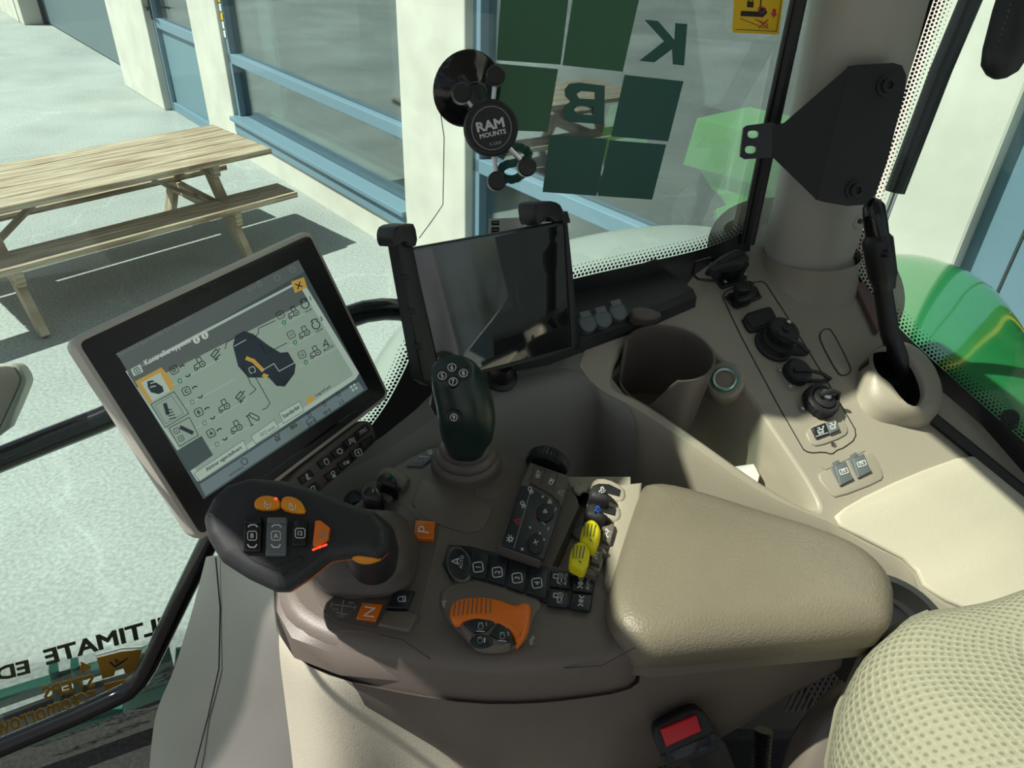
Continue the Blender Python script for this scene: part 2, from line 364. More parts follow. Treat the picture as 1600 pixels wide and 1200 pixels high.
ICON = {
 'tractor': [('c', circ(.26, 12, .3, .2)), ('f', circ(.08, 8, .3, .2)), ('c', circ(.13, 10, -.42, .36)), ('s', [(.1, -.05), (0, -.05), (-.45, .0), (-.5, .2)]), ('s', [(0, -.05), (.02, -.5), (.4, -.5), (.42, -.1)]), ('s', [(-.28, .38), (.02, .36)])],
 'engine': [('s', circ(.36, 14, 0, .12, -60, 240)), ('s', [(-.18, -.2), (-.3, -.3), (-.22, -.42), (.22, -.42), (.3, -.3), (.18, -.2)])],
 'box': [('c', RR)],
 'arcs': [('s', [(-.5, .1), (-.35, -.1), (.2, -.1), (.4, .1)])],
 'cup': [('s', [(-.45, -.12), (-.25, .12), (.25, .12), (.45, -.12)])],
 'gear': [('c', circ(.34, 14)), ('s', [(0, -.34), (0, -.5)]), ('s', [(0, .34), (0, .5)]), ('s', [(.34, 0), (.5, 0)]), ('s', [(-.34, 0), (-.5, 0)]), ('s', [(.24, .24), (.36, .36)]), ('s', [(-.24, .24), (-.36, .36)]), ('s', [(.24, -.24), (.36, -.36)]), ('s', [(-.24, -.24), (-.36, -.36)])],
 'display': [('s', [(-.4, .3), (-.4, -.35), (.4, -.35), (.4, .3)]), ('c', circ(.16, 10)), ('s', [(-.5, .35), (-.3, .35)]), ('s', [(.3, .35), (.5, .35)])],
 'lamp': [('c', circ(.28, 12, 0, -.2)), ('f', [(-.15, .1), (.15, .1), (.35, .5), (-.35, .5)])],
 'pen': [('s', [(-.05, -.5), (.12, -.45), (.12, .3), (0, .5), (-.12, .3), (-.05, -.5)]), ('s', [(.2, .45), (.5, .3)])],
 'arrowup': [('c', RR), ('f', [(0, -.32), (.2, 0), (.08, 0), (.08, .3), (-.08, .3), (-.08, 0), (-.2, 0)])],
 'dots': [('c', circ(.2, 8, -.2, 0)), ('s', [(.2, -.2), (.2, .2), (.42, .2), (.42, -.2)]), ('s', [(.31, -.2), (.31, .2)])],
 'note': [('s', [(-.2, .3), (-.2, -.4), (.3, -.4), (.3, .25)]), ('f', circ(.14, 8, -.32, .32)), ('f', circ(.14, 8, .18, .28))],
 'nav': [('s', [(0, -.5), (.38, .4), (0, .12), (-.38, .4), (0, -.5)])],
 'flask': [('s', [(-.4, .2), (.1, -.4), (.35, -.2), (-.15, .4), (-.4, .2)]), ('s', [(.2, .4), (.5, .1)]), ('f', circ(.08, 8, .42, -.4)), ('s', [(-.1, .55), (.3, .55)]), ('s', [(.1, .4), (.1, .75)])],
 'lock': [('c', circ(.28, 12, -.1, 0)), ('s', [(0, -.28), (.45, -.28), (.45, .28), (0, .28)]), ('s', [(.2, -.28), (.2, .28)])],
 'tri': [('c', [(0, -.45), (.45, .35), (-.45, .35)]), ('s', [(0, -.15), (0, .1)])],
 'work': [('c', circ(.25, 10, .15, -.15)), ('s', [(-.1, .1), (-.4, .35)]), ('s', [(.05, .2), (-.15, .48)]), ('s', [(-.2, -.05), (-.5, .1)])],
 'rays': [('c', [(-.2, .35), (-.15, -.2), (.15, -.2), (.2, .35)]), ('s', [(-.3, .35), (.3, .35)]), ('s', [(0, -.3), (0, -.5)]), ('s', [(-.25, -.2), (-.45, -.35)]), ('s', [(.25, -.2), (.45, -.35)]), ('s', [(-.3, .05), (-.5, .05)]), ('s', [(.3, .05), (.5, .05)])],
 'cruise': [('s', circ(.4, 12, 0, 0, -30, 240)), ('s', [(0, 0), (-.4, -.4)]), ('f', circ(.1, 8)), ('s', [(0, .3), (0, .5)])],
 'turtle': [('f', [(-.5, .05), (-.3, -.15), (0, -.25), (.3, -.12), (.5, -.05), (.38, .1), (.3, .25), (.15, .12), (-.15, .12), (-.25, .28), (-.3, .1)])],
 'hare': [('f', [(-.5, .2), (-.3, -.05), (0, -.1), (.1, -.4), (.2, -.1), (.45, 0), (.3, .15), (.35, .35), (.1, .2), (-.25, .2), (-.45, .38)])],
 'key': [('c', circ(.2, 10, -.2, 0)), ('s', [(0, 0), (.45, 0), (.45, .2)]), ('c', [(-.55, -.3), (.6, -.3), (.6, .35), (-.55, .35)])],
 'fan': [('c', circ(.2, 8, -.2, -.15)), ('c', circ(.2, 8, .2, -.15)), ('c', circ(.2, 8, 0, .22))],
 'plus': [('s', [(-.5, 0), (.5, 0)]), ('s', [(0, -.5), (0, .5)])],
 'minus': [('s', [(-.5, 0), (.5, 0)])],
 'cross': [('s', [(-.4, -.4), (.4, .4)]), ('s', [(-.4, .4), (.4, -.4)])],
 'boom': [('s', [(-.4, -.4), (-.4, .5)]), ('s', [(-.55, .5), (-.25, .5)]), ('s', [(-.5, -.4), (-.2, -.4)]), ('s', [(-.2, -.45), (0, -.5), (.45, .1), (.4, .35), (.2, .35), (-.2, -.2), (-.2, -.45)])],
 'seat': [('s', [(-.3, -.4), (-.1, .2), (.3, .2)]), ('s', [(0, -.2), (.3, -.3), (.4, .1)]), ('s', [(-.2, .4), (.35, .4)])],
 'diff': [('s', [(0, -.5), (0, .5)]), ('s', [(-.5, 0), (.5, 0)]), ('s', [(-.2, .5), (.2, .5)]), ('s', [(-.5, -.15), (-.5, .15)]), ('s', [(.5, -.15), (.5, .15)])],
 'load': [('c', circ(.14, 8, -.3, .3)), ('c', circ(.14, 8, .1, .3)), ('s', [(-.45, .15), (-.45, -.1), (.2, -.1), (.2, .15)]), ('s', [(.25, 0), (.5, -.4)]), ('s', [(.5, -.4), (.3, -.35)]), ('s', [(-.1, -.1), (-.1, -.4), (-.35, -.4)])],
 'axle': [('c', circ(.22, 12)), ('s', [(-.5, -.25), (-.3, 0), (-.5, .25)]), ('s', [(.5, -.25), (.3, 0), (.5, .25)]), ('s', [(-.2, -.08), (.2, -.08)]), ('s', [(-.2, .08), (.2, .08)])],
}
def tag(o, label=None, cat=None, group=None, kind=None):
    if label: o['label'] = label
    if cat: o['category'] = cat
    if group: o['group'] = group
    if kind: o['kind'] = kind
    return o
def thing(name, loc, label, cat, group=None, world=True):
    o = bpy.data.objects.new(name, None); COL.objects.link(o); o.empty_display_size = .05
    o.location = V(loc)+(V((0, 0, EZ)) if world else V((0, 0, 0))); return tag(o, label, cat, group)
def copy_tree(o, parent=None):
    c = o.copy(); COL.objects.link(c)
    if parent is not None: c.parent = parent
    for ch in list(o.children): copy_tree(ch, c)
    return c
# ================================================================ the ground and the building
S = lambda o: tag(o, kind='structure')
g = MB(); g.patch([[V((x, y, -EZ)) for x in (-40, -10, 0, 14)] for y in (-14, 4, 12, 40)], sub=2); S(g.build('floor_outside', 'asphalt', smooth=0))
bd = thing('building', FAC.w(0, 0), 'white concrete shop building with blue framed windows beyond the picnic table', 'building')
def fbox(m, s0, s1, z0, z1, d0, d1, k=0):   # along the facade, up, and out of it
    return m.box(FAC.w(s0, 0, 0)+V((0, 0, z0))+FAC.n*d0, FAC.u*(s1-s0), V((0, 0, z1-z0)), FAC.n*(d1-d0), k)
def fs(x, y, d=0):
    p = FAC.hit(x, y, d); return (p-FAC.o).dot(FAC.u), p.z+EZ
H = 5.2
sA = fs(215, 170)[0]; sB = fs(275, 205)[0]; sD = fs(335, 200)[0]; sE = fs(385, 260)[0]
sF = fs(645, 345)[0]; sG = fs(738, 340)[0]; sC0 = fs(100, 105, -.3)[0]
sR0 = fs(1420, 200)[0]; sR1 = fs(1545, 300)[0]
print('facade s', sC0, sA, sB, sD, sE, sF, sG, sR0, sR1)
zs1 = fs(395, 115)[1]; zsill = fs(420, 250)[1]; print('rail z', zs1, fs(640, 215)[1], 'sill', zsill, fs(640, 340)[1])
def col(s0, s1, d0=-.35, d1=.06, z1=H):
    m = MB(); fbox(m, s0, s1, 0, z1, d0, d1); return m.build('column', 'concrete', bd, smooth=0, bevel=.012)
col(sC0-2.4, sC0-.25, -1.2, .18, .62); col(sC0-.32, sC0+.12, -.9, .16); col(sA-.02, sB+.02, -.5, .08); col(sD-.02, sE, -.5, .04); col(sF, sG, -.5, .06); col(sR0-.1, sR1, -.5, .05)
m = MB(); fbox(m, -14, sC0-2.4, 0, H, -.5, .18); m.build('wall', 'concrete', bd, smooth=0)
m = MB(); fbox(m, sC0-3, sR1+4, 3.6, H, -1, .02); m.build('wall', 'concrete', bd, smooth=0)
# low plinths under the windows, with the blue sill on top
zrail = .93
def window(s0, s1, zsl, mull=(), rail=True, sill=.16):
    m = MB(); fbox(m, s0, s1, 0, zsl-sill, -.4, .02); m.build('plinth', 'concrete', bd, smooth=0)
    m = MB(); fbox(m, s0, s1, zsl-sill, zsl, -.2, .05); fbox(m, s0, s1, zsl-.02, zsl+.02, -.2, .09)
    fbox(m, s0, s0+.07, zsl, 3.6, -.12, 0); fbox(m, s1-.07, s1, zsl, 3.6, -.12, 0)
    if rail: fbox(m, s0, s1, zrail-.04, zrail+.05, -.12, .0)
    for q in mull: fbox(m, q-.05, q+.05, zsl, 3.6, -.12, 0)
    f = m.build('window_frame', 'blueframe', bd, smooth=0, bevel=.006)
    m = MB(); fbox(m, s0+.05, s1-.05, zsl, 3.6, -.07, -.06); m.build('pane', 'shopglass', f, smooth=0)
window(sE, sF, .38, sill=.14); window(sG, sR0-.1, .38, sill=.14)
# the garage-like panel and the door
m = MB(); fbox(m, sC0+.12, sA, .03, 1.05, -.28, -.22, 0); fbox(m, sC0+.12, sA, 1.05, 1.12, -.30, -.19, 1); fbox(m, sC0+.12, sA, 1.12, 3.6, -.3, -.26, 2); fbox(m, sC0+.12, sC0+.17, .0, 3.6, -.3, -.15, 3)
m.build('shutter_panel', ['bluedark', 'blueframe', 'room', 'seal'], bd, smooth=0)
dr = MB(); fbox(dr, sB, sB+.09, 0, 3.0, -.1, .0); fbox(dr, sD-.09, sD, 0, 3.0, -.1, 0); fbox(dr, sB, sD, 0, .1, -.1, -.01); fbox(dr, sB, sD, .92, 1.02, -.1, -.01); fbox(dr, sB, sD, 2.1, 2.2, -.1, 0)
fbox(dr, sB+.09, sD-.09, .1, .92, -.09, -.05, 1); d = dr.build('door', ['blueframe', 'bluepanel'], bd, smooth=0, bevel=.005)
m = MB(); fbox(m, sB+.09, sD-.09, 1.02, 3.6, -.07, -.05); m.build('pane', 'shopglass', d, smooth=0)
m = MB(); q = FAC.w(sB+.045, 0, 0)+V((0, 0, 1.12)); m.tube([q, q+FAC.n*.06, q+FAC.n*.07+FAC.u*.13], .012, n=8); fbox(m, sB+.025, sB+.07, 1.0, 1.26, 0, .012); m.build('handle', 'seal', d)
# room behind the glass
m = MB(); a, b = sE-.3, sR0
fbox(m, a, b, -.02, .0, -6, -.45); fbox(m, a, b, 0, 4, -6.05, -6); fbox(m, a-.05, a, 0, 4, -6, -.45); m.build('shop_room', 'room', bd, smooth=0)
m = MB(); fbox(m, sE+.1, sE+.5, .42, 3.4, -.3, -.26); m.build('blind', 'curtain', bd, smooth=0)
m = MB(); fbox(m, sE+.15, sF-.1, .36, .40, -.44, -.12); m.build('window_board', 'curtain', bd, smooth=0)
# dark frames at the far right: blue door leaf, yellow edge, dark inside
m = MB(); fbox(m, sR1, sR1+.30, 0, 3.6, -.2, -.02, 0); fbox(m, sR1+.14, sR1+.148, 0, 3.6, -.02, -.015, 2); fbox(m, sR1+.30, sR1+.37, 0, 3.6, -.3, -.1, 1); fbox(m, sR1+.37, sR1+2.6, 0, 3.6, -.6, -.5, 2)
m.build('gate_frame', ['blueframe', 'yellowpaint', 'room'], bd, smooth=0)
# small sticker strip on the window frame
m = MB(); k = fs(392, 90)[0]
for i, c in enumerate((1, 0, 1, 0, 0)):
    z = 1.42-.075*i; fbox(m, sE+.01, sE+.06, z, z+.06, .004, .008, c)
tag(m.build('sticker_strip', ['white', 'signyellow'], smooth=0), 'narrow strip of yellow and white stickers on the blue window frame', 'sticker')
# machine reflected in the pane, built as solid lime shapes behind it
lm = thing('mirrored_machine', FAC.w(1.2, 0, -2.2), 'reflection of a lime green farm machine, built as solid shapes behind the shop glass', 'machine')
LF = Frame(FAC.w(0, 0, -.75), FAC.u, FAC.n)
m = MB(); m.ppuck(LF, [(1088, 185), (1165, 204), (1220, 225), (1210, 300), (1150, 282), (1066, 258)], -.5, 0, .01); m.build('hood', 'lime', lm)
m = MB(); m.ppuck(LF, [(1113, 328), (1150, 318), (1230, 330), (1225, 375), (1180, 370), (1112, 355)], -.4, 0, .01); m.build('bracket', 'lime', lm)
m = MB(); m.ppuck(LF, [(1090, 262), (1200, 295), (1190, 330), (1130, 325)], -.3, -.06, .01); m.build('arm', 'lime', lm)
m = MB(); m.ppuck(LF, [(952, 165), (965, 172), (960, 260), (940, 250), (938, 215)], -.3, 0, .01); m.build('post', 'lime', lm)
m = MB(); m.lathe(LF, LF.px(1085, 345), [(.19, -.25), (.20, -.2), (.20, -.05), (.17, 0), (.09, 0), (.08, -.03)], n=32); m.build('tyre', 'seal', lm)
m = MB(); m.ppuck(LF, [(1140, 345), (1165, 338), (1168, 350), (1142, 358)], 0, .02, 0); m.build('marker', 'yellowpaint', lm)

# ================================================================ picnic table
TO = atz(425, 232, .75-EZ); TO.z = -EZ
TX = V((-.835, -.551, 0)).normalized()          # long way, away to the left
r1 = atz(0, 325, .75-EZ); TX = (r1-TO); TX.z = 0; TX.normalize(); TY = V((TX.y, -TX.x, 0))
if TY.dot(V((-.656, .755, 0))) < 0: TY = -TY
TW = (atz(345, 192, .75-EZ)-atz(425, 232, .75-EZ)).length; print('table width', TW)
pt = thing('picnic_table', TO+TX*.9+TY*TW/2, 'weathered wooden picnic table with attached benches on the asphalt', 'picnic table')
def plank(m, x0, x1, y0, y1, z0, z1):
    k = len(m.v); m.box(TO+TX*x0+TY*y0+V((0, 0, z0)), TX*(x1-x0), TY*(y1-y0), V((0, 0, z1-z0)))
    for i in range(k, len(m.v)):
        q = m.v[i]-TO; m.uv[i] = (q.dot(TX), q.dot(TY)+q.z)
NP = 5; pw = TW/NP
for i in range(NP):
    m = MB(); plank(m, 0, 2.3, i*pw+.004, (i+1)*pw-.004, .71, .75); m.build('tabletop_plank', 'wood', pt, bevel=.005)
b0 = atz(465, 300, .45-EZ)-TO; bx, by = b0.dot(TX), b0.dot(TY); print('bench', bx, by)
for y in (by, TW-by-.27):
    m = MB(); plank(m, bx if y == by else 0, 2.4, y, y+.135, .41, .45); plank(m, bx if y == by else 0, 2.4, y+.14, y+.275, .41, .45); m.build('bench_seat', 'wood', pt, bevel=.005)
def beam(name, a, b, w, t):
    m = MB(); d = (b-a).normalized(); s = TX; n = d.cross(s).normalized(); m.box(a-s*t/2-n*w/2, s*t, n*w, b-a)
    for i, q in enumerate(m.v): m.uv[i] = ((q-a).dot(d), (q-a).dot(n))
    m.build(name, 'wood', pt, bevel=.004)
for x in (.42, 1.85):
    P = lambda y, z: TO+TX*x+TY*y+V((0, 0, z))
    beam('leg', P(TW*.26, .71), P(-.22, 0), .10, .05); beam('leg', P(TW*.74, .71), P(TW+.22, 0), .10, .05)
    beam('crossbeam', P(by+.02, .36), P(TW-by-.02, .36), .10, .05); beam('crossbeam', P(.06, .66), P(TW-.06, .66), .09, .05)
    beam('brace', P(TW/2, .36), P(TW/2, .36)+TX*(.5 if x < 1 else -.5)+V((0, 0, .34)), .07, .04)
# ================================================================ the cab shell
# side glass, rear glass
def gpt(x, y): return GLS.hit(x, y)
def gp(a, z): return V(GLS.o)+GU*a+V((0, 0, z))
gb = [GLS.px(x, y) for x, y in ((0, 1190), (250, 1090))]
zb = -1.04
top = .45
m = MB(); edge = [gp(-1.6, -1.06), gp(-.8, -1.06), gp(-.62, -.9), gp(-.5, -.6), gp(-.38, -.56), gp(.16, -.56), gp(.16, top), gp(-1.6, top)]
m.loft([[p for p in edge], [p-GN*.006 for p in edge]], cap0=True, cap1=True); S(m.build('window_1', 'cabglass', smooth=0))
rp = lambda a, z: V((REAR.o.x, REAR.o.y, 0))+R2U*a+V((0, 0, z))
m = MB(); edge = [rp(-.02, -.62), rp(.9, -.95), rp(.9, top), rp(-.02, top)]
m.loft([edge, [p-REAR.n*.006 for p in edge]], cap0=True, cap1=True); S(m.build('window_2', 'cabglass', smooth=0))
# black printed border with its fade-out of dots, on each glass
def frit(fr, up, low, off, step=7.0, rows=5, side=1, name='window_border', lab=''):
    m = MB(); e = chaikin(up, 2, False); e2 = chaikin(low, 2, False)
    n = min(len(e), len(e2)); ids1 = m.add([fr.hit(*p, off) for p in e]); 
    def resample(p, k):
        L = [0]
        for a, b in zip(p[:-1], p[1:]): L.append(L[-1]+math.hypot(b[0]-a[0], b[1]-a[1]))
        out = []
        for i in range(k):
            t = L[-1]*i/(k-1); j = 0
            while j < len(L)-2 and L[j+1] < t: j += 1
            u = (t-L[j])/max(1e-6, L[j+1]-L[j]); out.append((p[j][0]*(1-u)+p[j+1][0]*u, p[j][1]*(1-u)+p[j+1][1]*u))
        return out, L[-1]
    a, la = resample(e, 60); b, _ = resample(e2, 60)
    m.v = []; m.loft([[fr.hit(*p, off) for p in a], [fr.hit(*p, off) for p in b]], closed=False)
    k = int(la/step); 
    # world-size dots: rows offset from the band's edge
    q, _ = resample(e, k)
    P3 = [fr.hit(*p, off) for p in q]
    for i in range(1, k-1):
        d = (P3[i+1]-P3[i-1]).normalized(); nn = fr.n.cross(d)*side
        for r in range(rows):
            c = P3[i]+nn*(.004+r*.0058)+(d*(P3[i+1]-P3[i]).length*.5 if r % 2 else V((0, 0, 0))); rad = .0028*(1-r/(rows+.8))
            m.face(m.add([c+(d*math.cos(t*math.pi/3)+nn*math.sin(t*math.pi/3))*rad for t in range(6)]))
    return S(m.build(name, 'seal', smooth=0))
frit(GLS, [(1172, 355), (1120, 385), (1000, 412), (900, 434), (800, 462), (700, 492), (650, 535), (632, 580), (600, 640), (560, 690)], [(1172, 420), (1120, 470), (1000, 520), (900, 540), (800, 560), (740, 590), (710, 640), (680, 690), (640, 720), (600, 760)], .0015, rows=4, step=6, side=-1, name='trim_1')
frit(REAR, [(1480, -60), (1455, 10), (1400, 180), (1350, 330), (1330, 395), (1345, 440), (1400, 510), (1500, 602), (1600, 690), (1700, 780)], [(1430, -60), (1405, 10), (1350, 180), (1300, 330), (1290, 395), (1300, 460), (1385, 560), (1480, 650), (1590, 740), (1690, 830)], .0015, rows=5, side=1, name='trim_2')
# pillar
def prow(x, y, t, rx, ry): return (atd(x, y, t), rx, ry)
m = MB(); loops = []
PX = [(1345, -60, 1.02, .086), (1357-10, 0, 1.055, .088), (1330, 100, 1.11, .087), (1312, 200, 1.17, .0875), (1285, 300, 1.21, .086), (1264, 380, 1.25, .084)]
PXo = [(1392, -140, .98), (1357, 0, 1.05), (1315, 200, 1.16), (1266, 375, 1.25)]
for x, y, t, r in ((1400, -160, .97, .086), (1357, 0, 1.05, .089), (1335, 100, 1.10, .088), (1313, 200, 1.15, .0865), (1290, 300, 1.20, .085), (1267, 375, 1.245, .083), (1263, 395, 1.255, .080), (1262, 400, 1.255, .083), (1262, 420, 1.262, .088)):
    c = atd(x, y, t); loops.append([c+(GU*math.cos(2*math.pi*k/40)*r+V((-GU.y, GU.x, 0))*math.sin(2*math.pi*k/40)*r*.8) for k in range(40)])
m.loft(loops, cap0=True, cap1=True); S(m.build('wall_corner', 'pillar', smooth=60))
m = MB(); c = atd(1263, 405, 1.256); lp2 = [c+(GU*math.cos(2*math.pi*k/40)*.0835+V((-GU.y, GU.x, 0))*math.sin(2*math.pi*k/40)*.0835*.8) for k in range(41)]; m.tube(lp2, .0014, n=6, cap=False); S(m.build('trim_5', 'seal'))
# rubber seal and dark strip along the pillar's left edge
m = MB(); a = [(1262, -40), (1255, 0), (1215, 190), (1172, 372)]; b = [(1250, -40), (1243, 0), (1203, 190), (1160, 366)]
m.tube([GLS.hit(x, y, .010) for x, y in [(1266, -80), (1250, 0), (1210, 190), (1170, 380)]], .0095, n=10); S(m.build('trim_3', 'seal'))
m = MB(); m.tube([GLS.hit(x, y, .005) for x, y in [(1254, -80), (1239, 0), (1198, 190), (1158, 380)]], .0045, n=8); S(m.build('trim_4', 'black'))
# round plug low on the pillar
q = atd(1342, 345, 1.17); f = Frame(q, GU, V((.35, -.9, .1))); m = MB(); m.lathe(f, (0, 0), [(.014, -.02), (.014, 0), (.011, .003), (.006, .002)], n=20); m.lathe(f, (0, 0), [(.004, 0), (.004, .005)], 1, n=12)
tag(m.build('pillar_plug', ['pillar', 'black']), 'small round beige plug low on the right edge of the pillar', 'plug')
# unseen roof; its opening is shaped from the wanted sun patch, cast back
def back(p, z): s = (z-p.z)/-SUN.z; return V((p.x-SUN.x*s, p.y-SUN.y*s, z))
ZR = .36
lit = [PAN.hit(1352, 596), PAN.hit(1500, 717), PAN.hit(1640, 840), atd(1700, 1000, .62), atd(1560, 1300, .55), atd(1215, 1125, .80), atz(1015, 1024, -.60), atz(945, 985, -.572), atz(930, 880, -.572), atz(893, 780, -.572), PAN.hit(1090, 690, -.06), PAN.hit(1225, 655)]
hole = [back(p, ZR) for p in lit]
for i_ in (3, 4, 5, 6): hole[i_].y -= (.08, .10, .07, .03)[i_-3]
def aw(a, w, z): return GU*a-GN*w+V((0, 0, z))          # along the cab, towards its right side, up
def aw2(p): return (p.dot(GU), -p.dot(GN))
m = MB(); RF = Frame(V((0, 0, ZR)), GU, (0, 0, 1))        # its v axis runs towards the right-hand glass
outer = [(-.52, -.85), (.80, -.85), (.80, 1.25), (-.60, 1.25), (-.60, .77), (-.55, .64)]  # front edge cut back so sun reaches the console tip
hl = [((p-RF.o).dot(RF.u), (p-RF.o).dot(RF.v)) for p in hole]
k = MB()
for h_ in (0, .03):
    A = [V((a, b, 0)) for a, b in ccw(outer)]; B = [V((a, b, 0)) for a, b in ccw(hl)[::-1]]
    tri = tessellate_polygon([A, B]); allp = [RF.w(p.x, p.y, h_) for p in A+B]; ids = m.add(allp)
    for t in tri: m.face([ids[i] for i in t])
    nA = len(A)
m.loft([[RF.w(a, b, h_) for a, b in hl] for h_ in (0, .03)]); m.loft([[RF.w(a, b, h_) for a, b in outer] for h_ in (0, .03)])
S(m.build('ceiling', 'pillar', smooth=0))
m = MB(); m.puck(RF, hl, .012, .017); S(m.build('sun_tint_pane', 'suntintglass', smooth=0))  # pane added to tint the sun falling through the opening
# the posts and walls of the cab that lie outside the frame
def post(name, a, w, z0, z1, r, mt='pillar'):
    m = MB(); m.tube([aw(a, w, z0), aw(a, w, z1)], r, n=16); return S(m.build(name, mt))
post('wall_post', .78, -.80, -1.06, ZR, .05); post('wall_post', -.85, -.74, -1.06, ZR, .03); post('wall_post', -1.62, .85, -1.0, ZR, .03); post('wall_post', .1, -.84, -1.06, ZR, .03)
m = MB(); m.box(aw(.15, -.86, -1.06), GU*.7, -GN*.02, V((0, 0, .55))); S(m.build('wall_left', 'grey', smooth=0))
# cab floor
m = MB(); m.patch([[aw(a, w, -1.075) for a in (-1.6, -.6, 0, .8)] for w in (-.85, 0, .7, .838)], sub=3); S(m.build('floor', 'carpet', smooth=0))
m = MB(); m.tube([aw(-1.6, .826, -1.052), aw(-.6, .826, -1.052)], .013, n=10); m.tube([aw(-1.6, .80, -1.062), aw(-.6, .80, -1.062)], .008, n=8); S(m.build('baseboard_right', 'seal'))
m = MB(); m.tube([aw(-1.6, .72, -1.066), aw(-.6, .70, -1.066)], .012, n=10); S(m.build('baseboard_front', 'grey'))

# ================================================================ side console under the right-hand glass
sc_ = thing('side_console', PAN.hit(1200, 640, -.2), 'long beige moulded side console under the right-hand glass with sockets and a cup holder', 'console')
# panel with the storage bay cut out
rim = chaikin([(956, 612), (950, 592), (954, 568), (968, 540), (1000, 514), (1045, 503), (1092, 518), (1114, 545), (1150, 580), (1225, 690), (1272, 760), (1290, 800), (1270, 806), (1190, 762), (1090, 690), (1000, 628)], 2)
outl = [(480, 775), (560, 735), (640, 688), (700, 640), (760, 603), (830, 585), (905, 570), (915, 540), (985, 500), (1050, 470), (1085, 430), (1120, 405), (1175, 385), (1190, 350), (1350, 350), (1352, 440), (1385, 540), (1500, 635), (1620, 740), (1750, 880), (1800, 1000), (1560, 960), (1440, 900), (1420, 860), (1350, 830), (1290, 812), (1190, 772), (1090, 702), (1000, 640), (900, 592), (830, 606), (766, 622), (720, 660), (640, 715), (570, 765), (500, 810)]
# main plate
def plate(m, fr, outer_px, holes_px, h, mi=0):
    A = [V((*fr.px(x, y, h), 0)) for x, y in outer_px]; Hs = [[V((*fr.px(x, y, h), 0)) for x, y in q] for q in holes_px]
    if area(A) < 0: A = A[::-1]
    Hs = [(q[::-1] if area(q) > 0 else q) for q in Hs]
    tri = tessellate_polygon([A]+Hs); al = A+[p for q in Hs for p in q]; ids = m.add([fr.w(p.x, p.y, h) for p in al])
    for t in tri: m.face([ids[i] for i in t], mi)
boot_hole = [(1375+38*math.cos(t*math.pi/10), 600+38*math.sin(t*math.pi/10)) for t in range(20)]
m = MB()
main = [(905, 572), (915, 545), (985, 503), (1050, 475), (1085, 430), (1120, 405), (1175, 385), (1190, 350), (1330, 350), (1352, 440), (1385, 540), (1500, 635), (1620, 740), (1750, 880), (1800, 1000), (1560, 985), (1440, 930), (1420, 880), (1350, 850), (1297, 815), (1285, 812), (1190, 772), (1090, 702), (1000, 640), (930, 606)]
main = main[:main.index((1560, 985))]+chaikin([(905, 572), (930, 606), (1000, 640), (1090, 702), (1190, 772), (1285, 812), (1297, 815), (1350, 850), (1420, 880), (1440, 930), (1560, 985), (1800, 1000)], 2, False)[-2:0:-1]
plate(m, PAN, main, [rim], 0)
# bay walls, rounded lip
R0 = PAN.pxs(rim, 0); R0 = ccw(R0)
L = [[PAN.w(a, b, 0) for a, b in R0]]
for ins, h_ in ((.003, -.001), (.006, -.004), (.009, -.03), (.014, -.08), (.022, -.105), (.034, -.115)): L.append([PAN.w(a, b, h_) for a, b in inset(R0, ins)])
m.loft(L); m.cap(list(range(len(m.v)-len(R0), len(m.v))))
# outer lip rolls down towards the seat
def roll(m, pxline, down, out=.02):
    P = [PAN.hit(x, y) for x, y in chaikin(pxline, 2, False)]; rows = []
    for o_, d_ in ((0, 0), (.25, .05), (.6, .3), (1, 1)):
        rows.append([p+GN*(out*o_)-V((0, 0, down*d_)) for p in P])
    m.loft(rows, closed=False)
roll(m, [(905, 572), (930, 606), (1000, 640), (1090, 702), (1190, 772), (1285, 812), (1297, 815), (1350, 850), (1420, 880), (1440, 930), (1560, 985), (1800, 1000)], .34, .05)
panel = m.build('panel', 'beige', sc_, smooth=50)
# front shelf with its rounded edge and dark wall below it
m = MB()
shelf = chaikin([(440, 800), (520, 748), (590, 712), (640, 680), (700, 638), (755, 603), (830, 583), (905, 572), (930, 606), (1000, 640), (1090, 702)], 2, False)[:-6]+[(918, 545), (985, 503), (960, 500), (880, 520), (800, 545), (730, 575), (690, 600), (650, 640), (600, 680), (540, 720), (480, 760), (440, 785)]
plate(m, PAN, shelf, [], -.001)
P = [PAN.hit(x, y, -.001) for x, y in chaikin([(440, 800), (520, 748), (590, 712), (640, 680), (700, 638), (755, 603), (830, 583), (905, 572), (930, 606), (975, 628)], 2, False)]
rows = []
for o_, d_ in ((0, 0), (.012, .002), (.024, .010), (.034, .024), (.045, .08), (.06, .34)): rows.append([p+GN*o_-V((0, 0, d_)) for p in P])
m.loft(rows, closed=False); tag(m.build('front_shelf', 'grey', sc_, smooth=60), 'grey front shelf with a rounded edge')
# flare at the foot of the pillar
m = MB(); c0 = atd(1262, 420, 1.262); loops = []
for k_, (r, dz) in enumerate(((.088, .03), (.089, .012), (.094, -.008), (.104, -.028), (.122, -.046), (.15, -.062), (.19, -.078))):
    c = c0+V((0, 0, dz))-GU*.0; lp = []
    for k in range(48):
        d = GU*math.cos(2*math.pi*k/48)*r+V((-GU.y, GU.x, 0))*math.sin(2*math.pi*k/48)*r*.8; p = c+d
        zp = PAN.o.z-((p.x-PAN.o.x)*PN.x+(p.y-PAN.o.y)*PN.y)/PN.z
        if k_ >= 3: t = (k_-2)/4; p.z = p.z*(1-t)+(zp-.004)*t
        lp.append(p)
    loops.append(lp)
m.loft(loops); m.build('pillar_collar', 'beige', sc_, smooth=80)
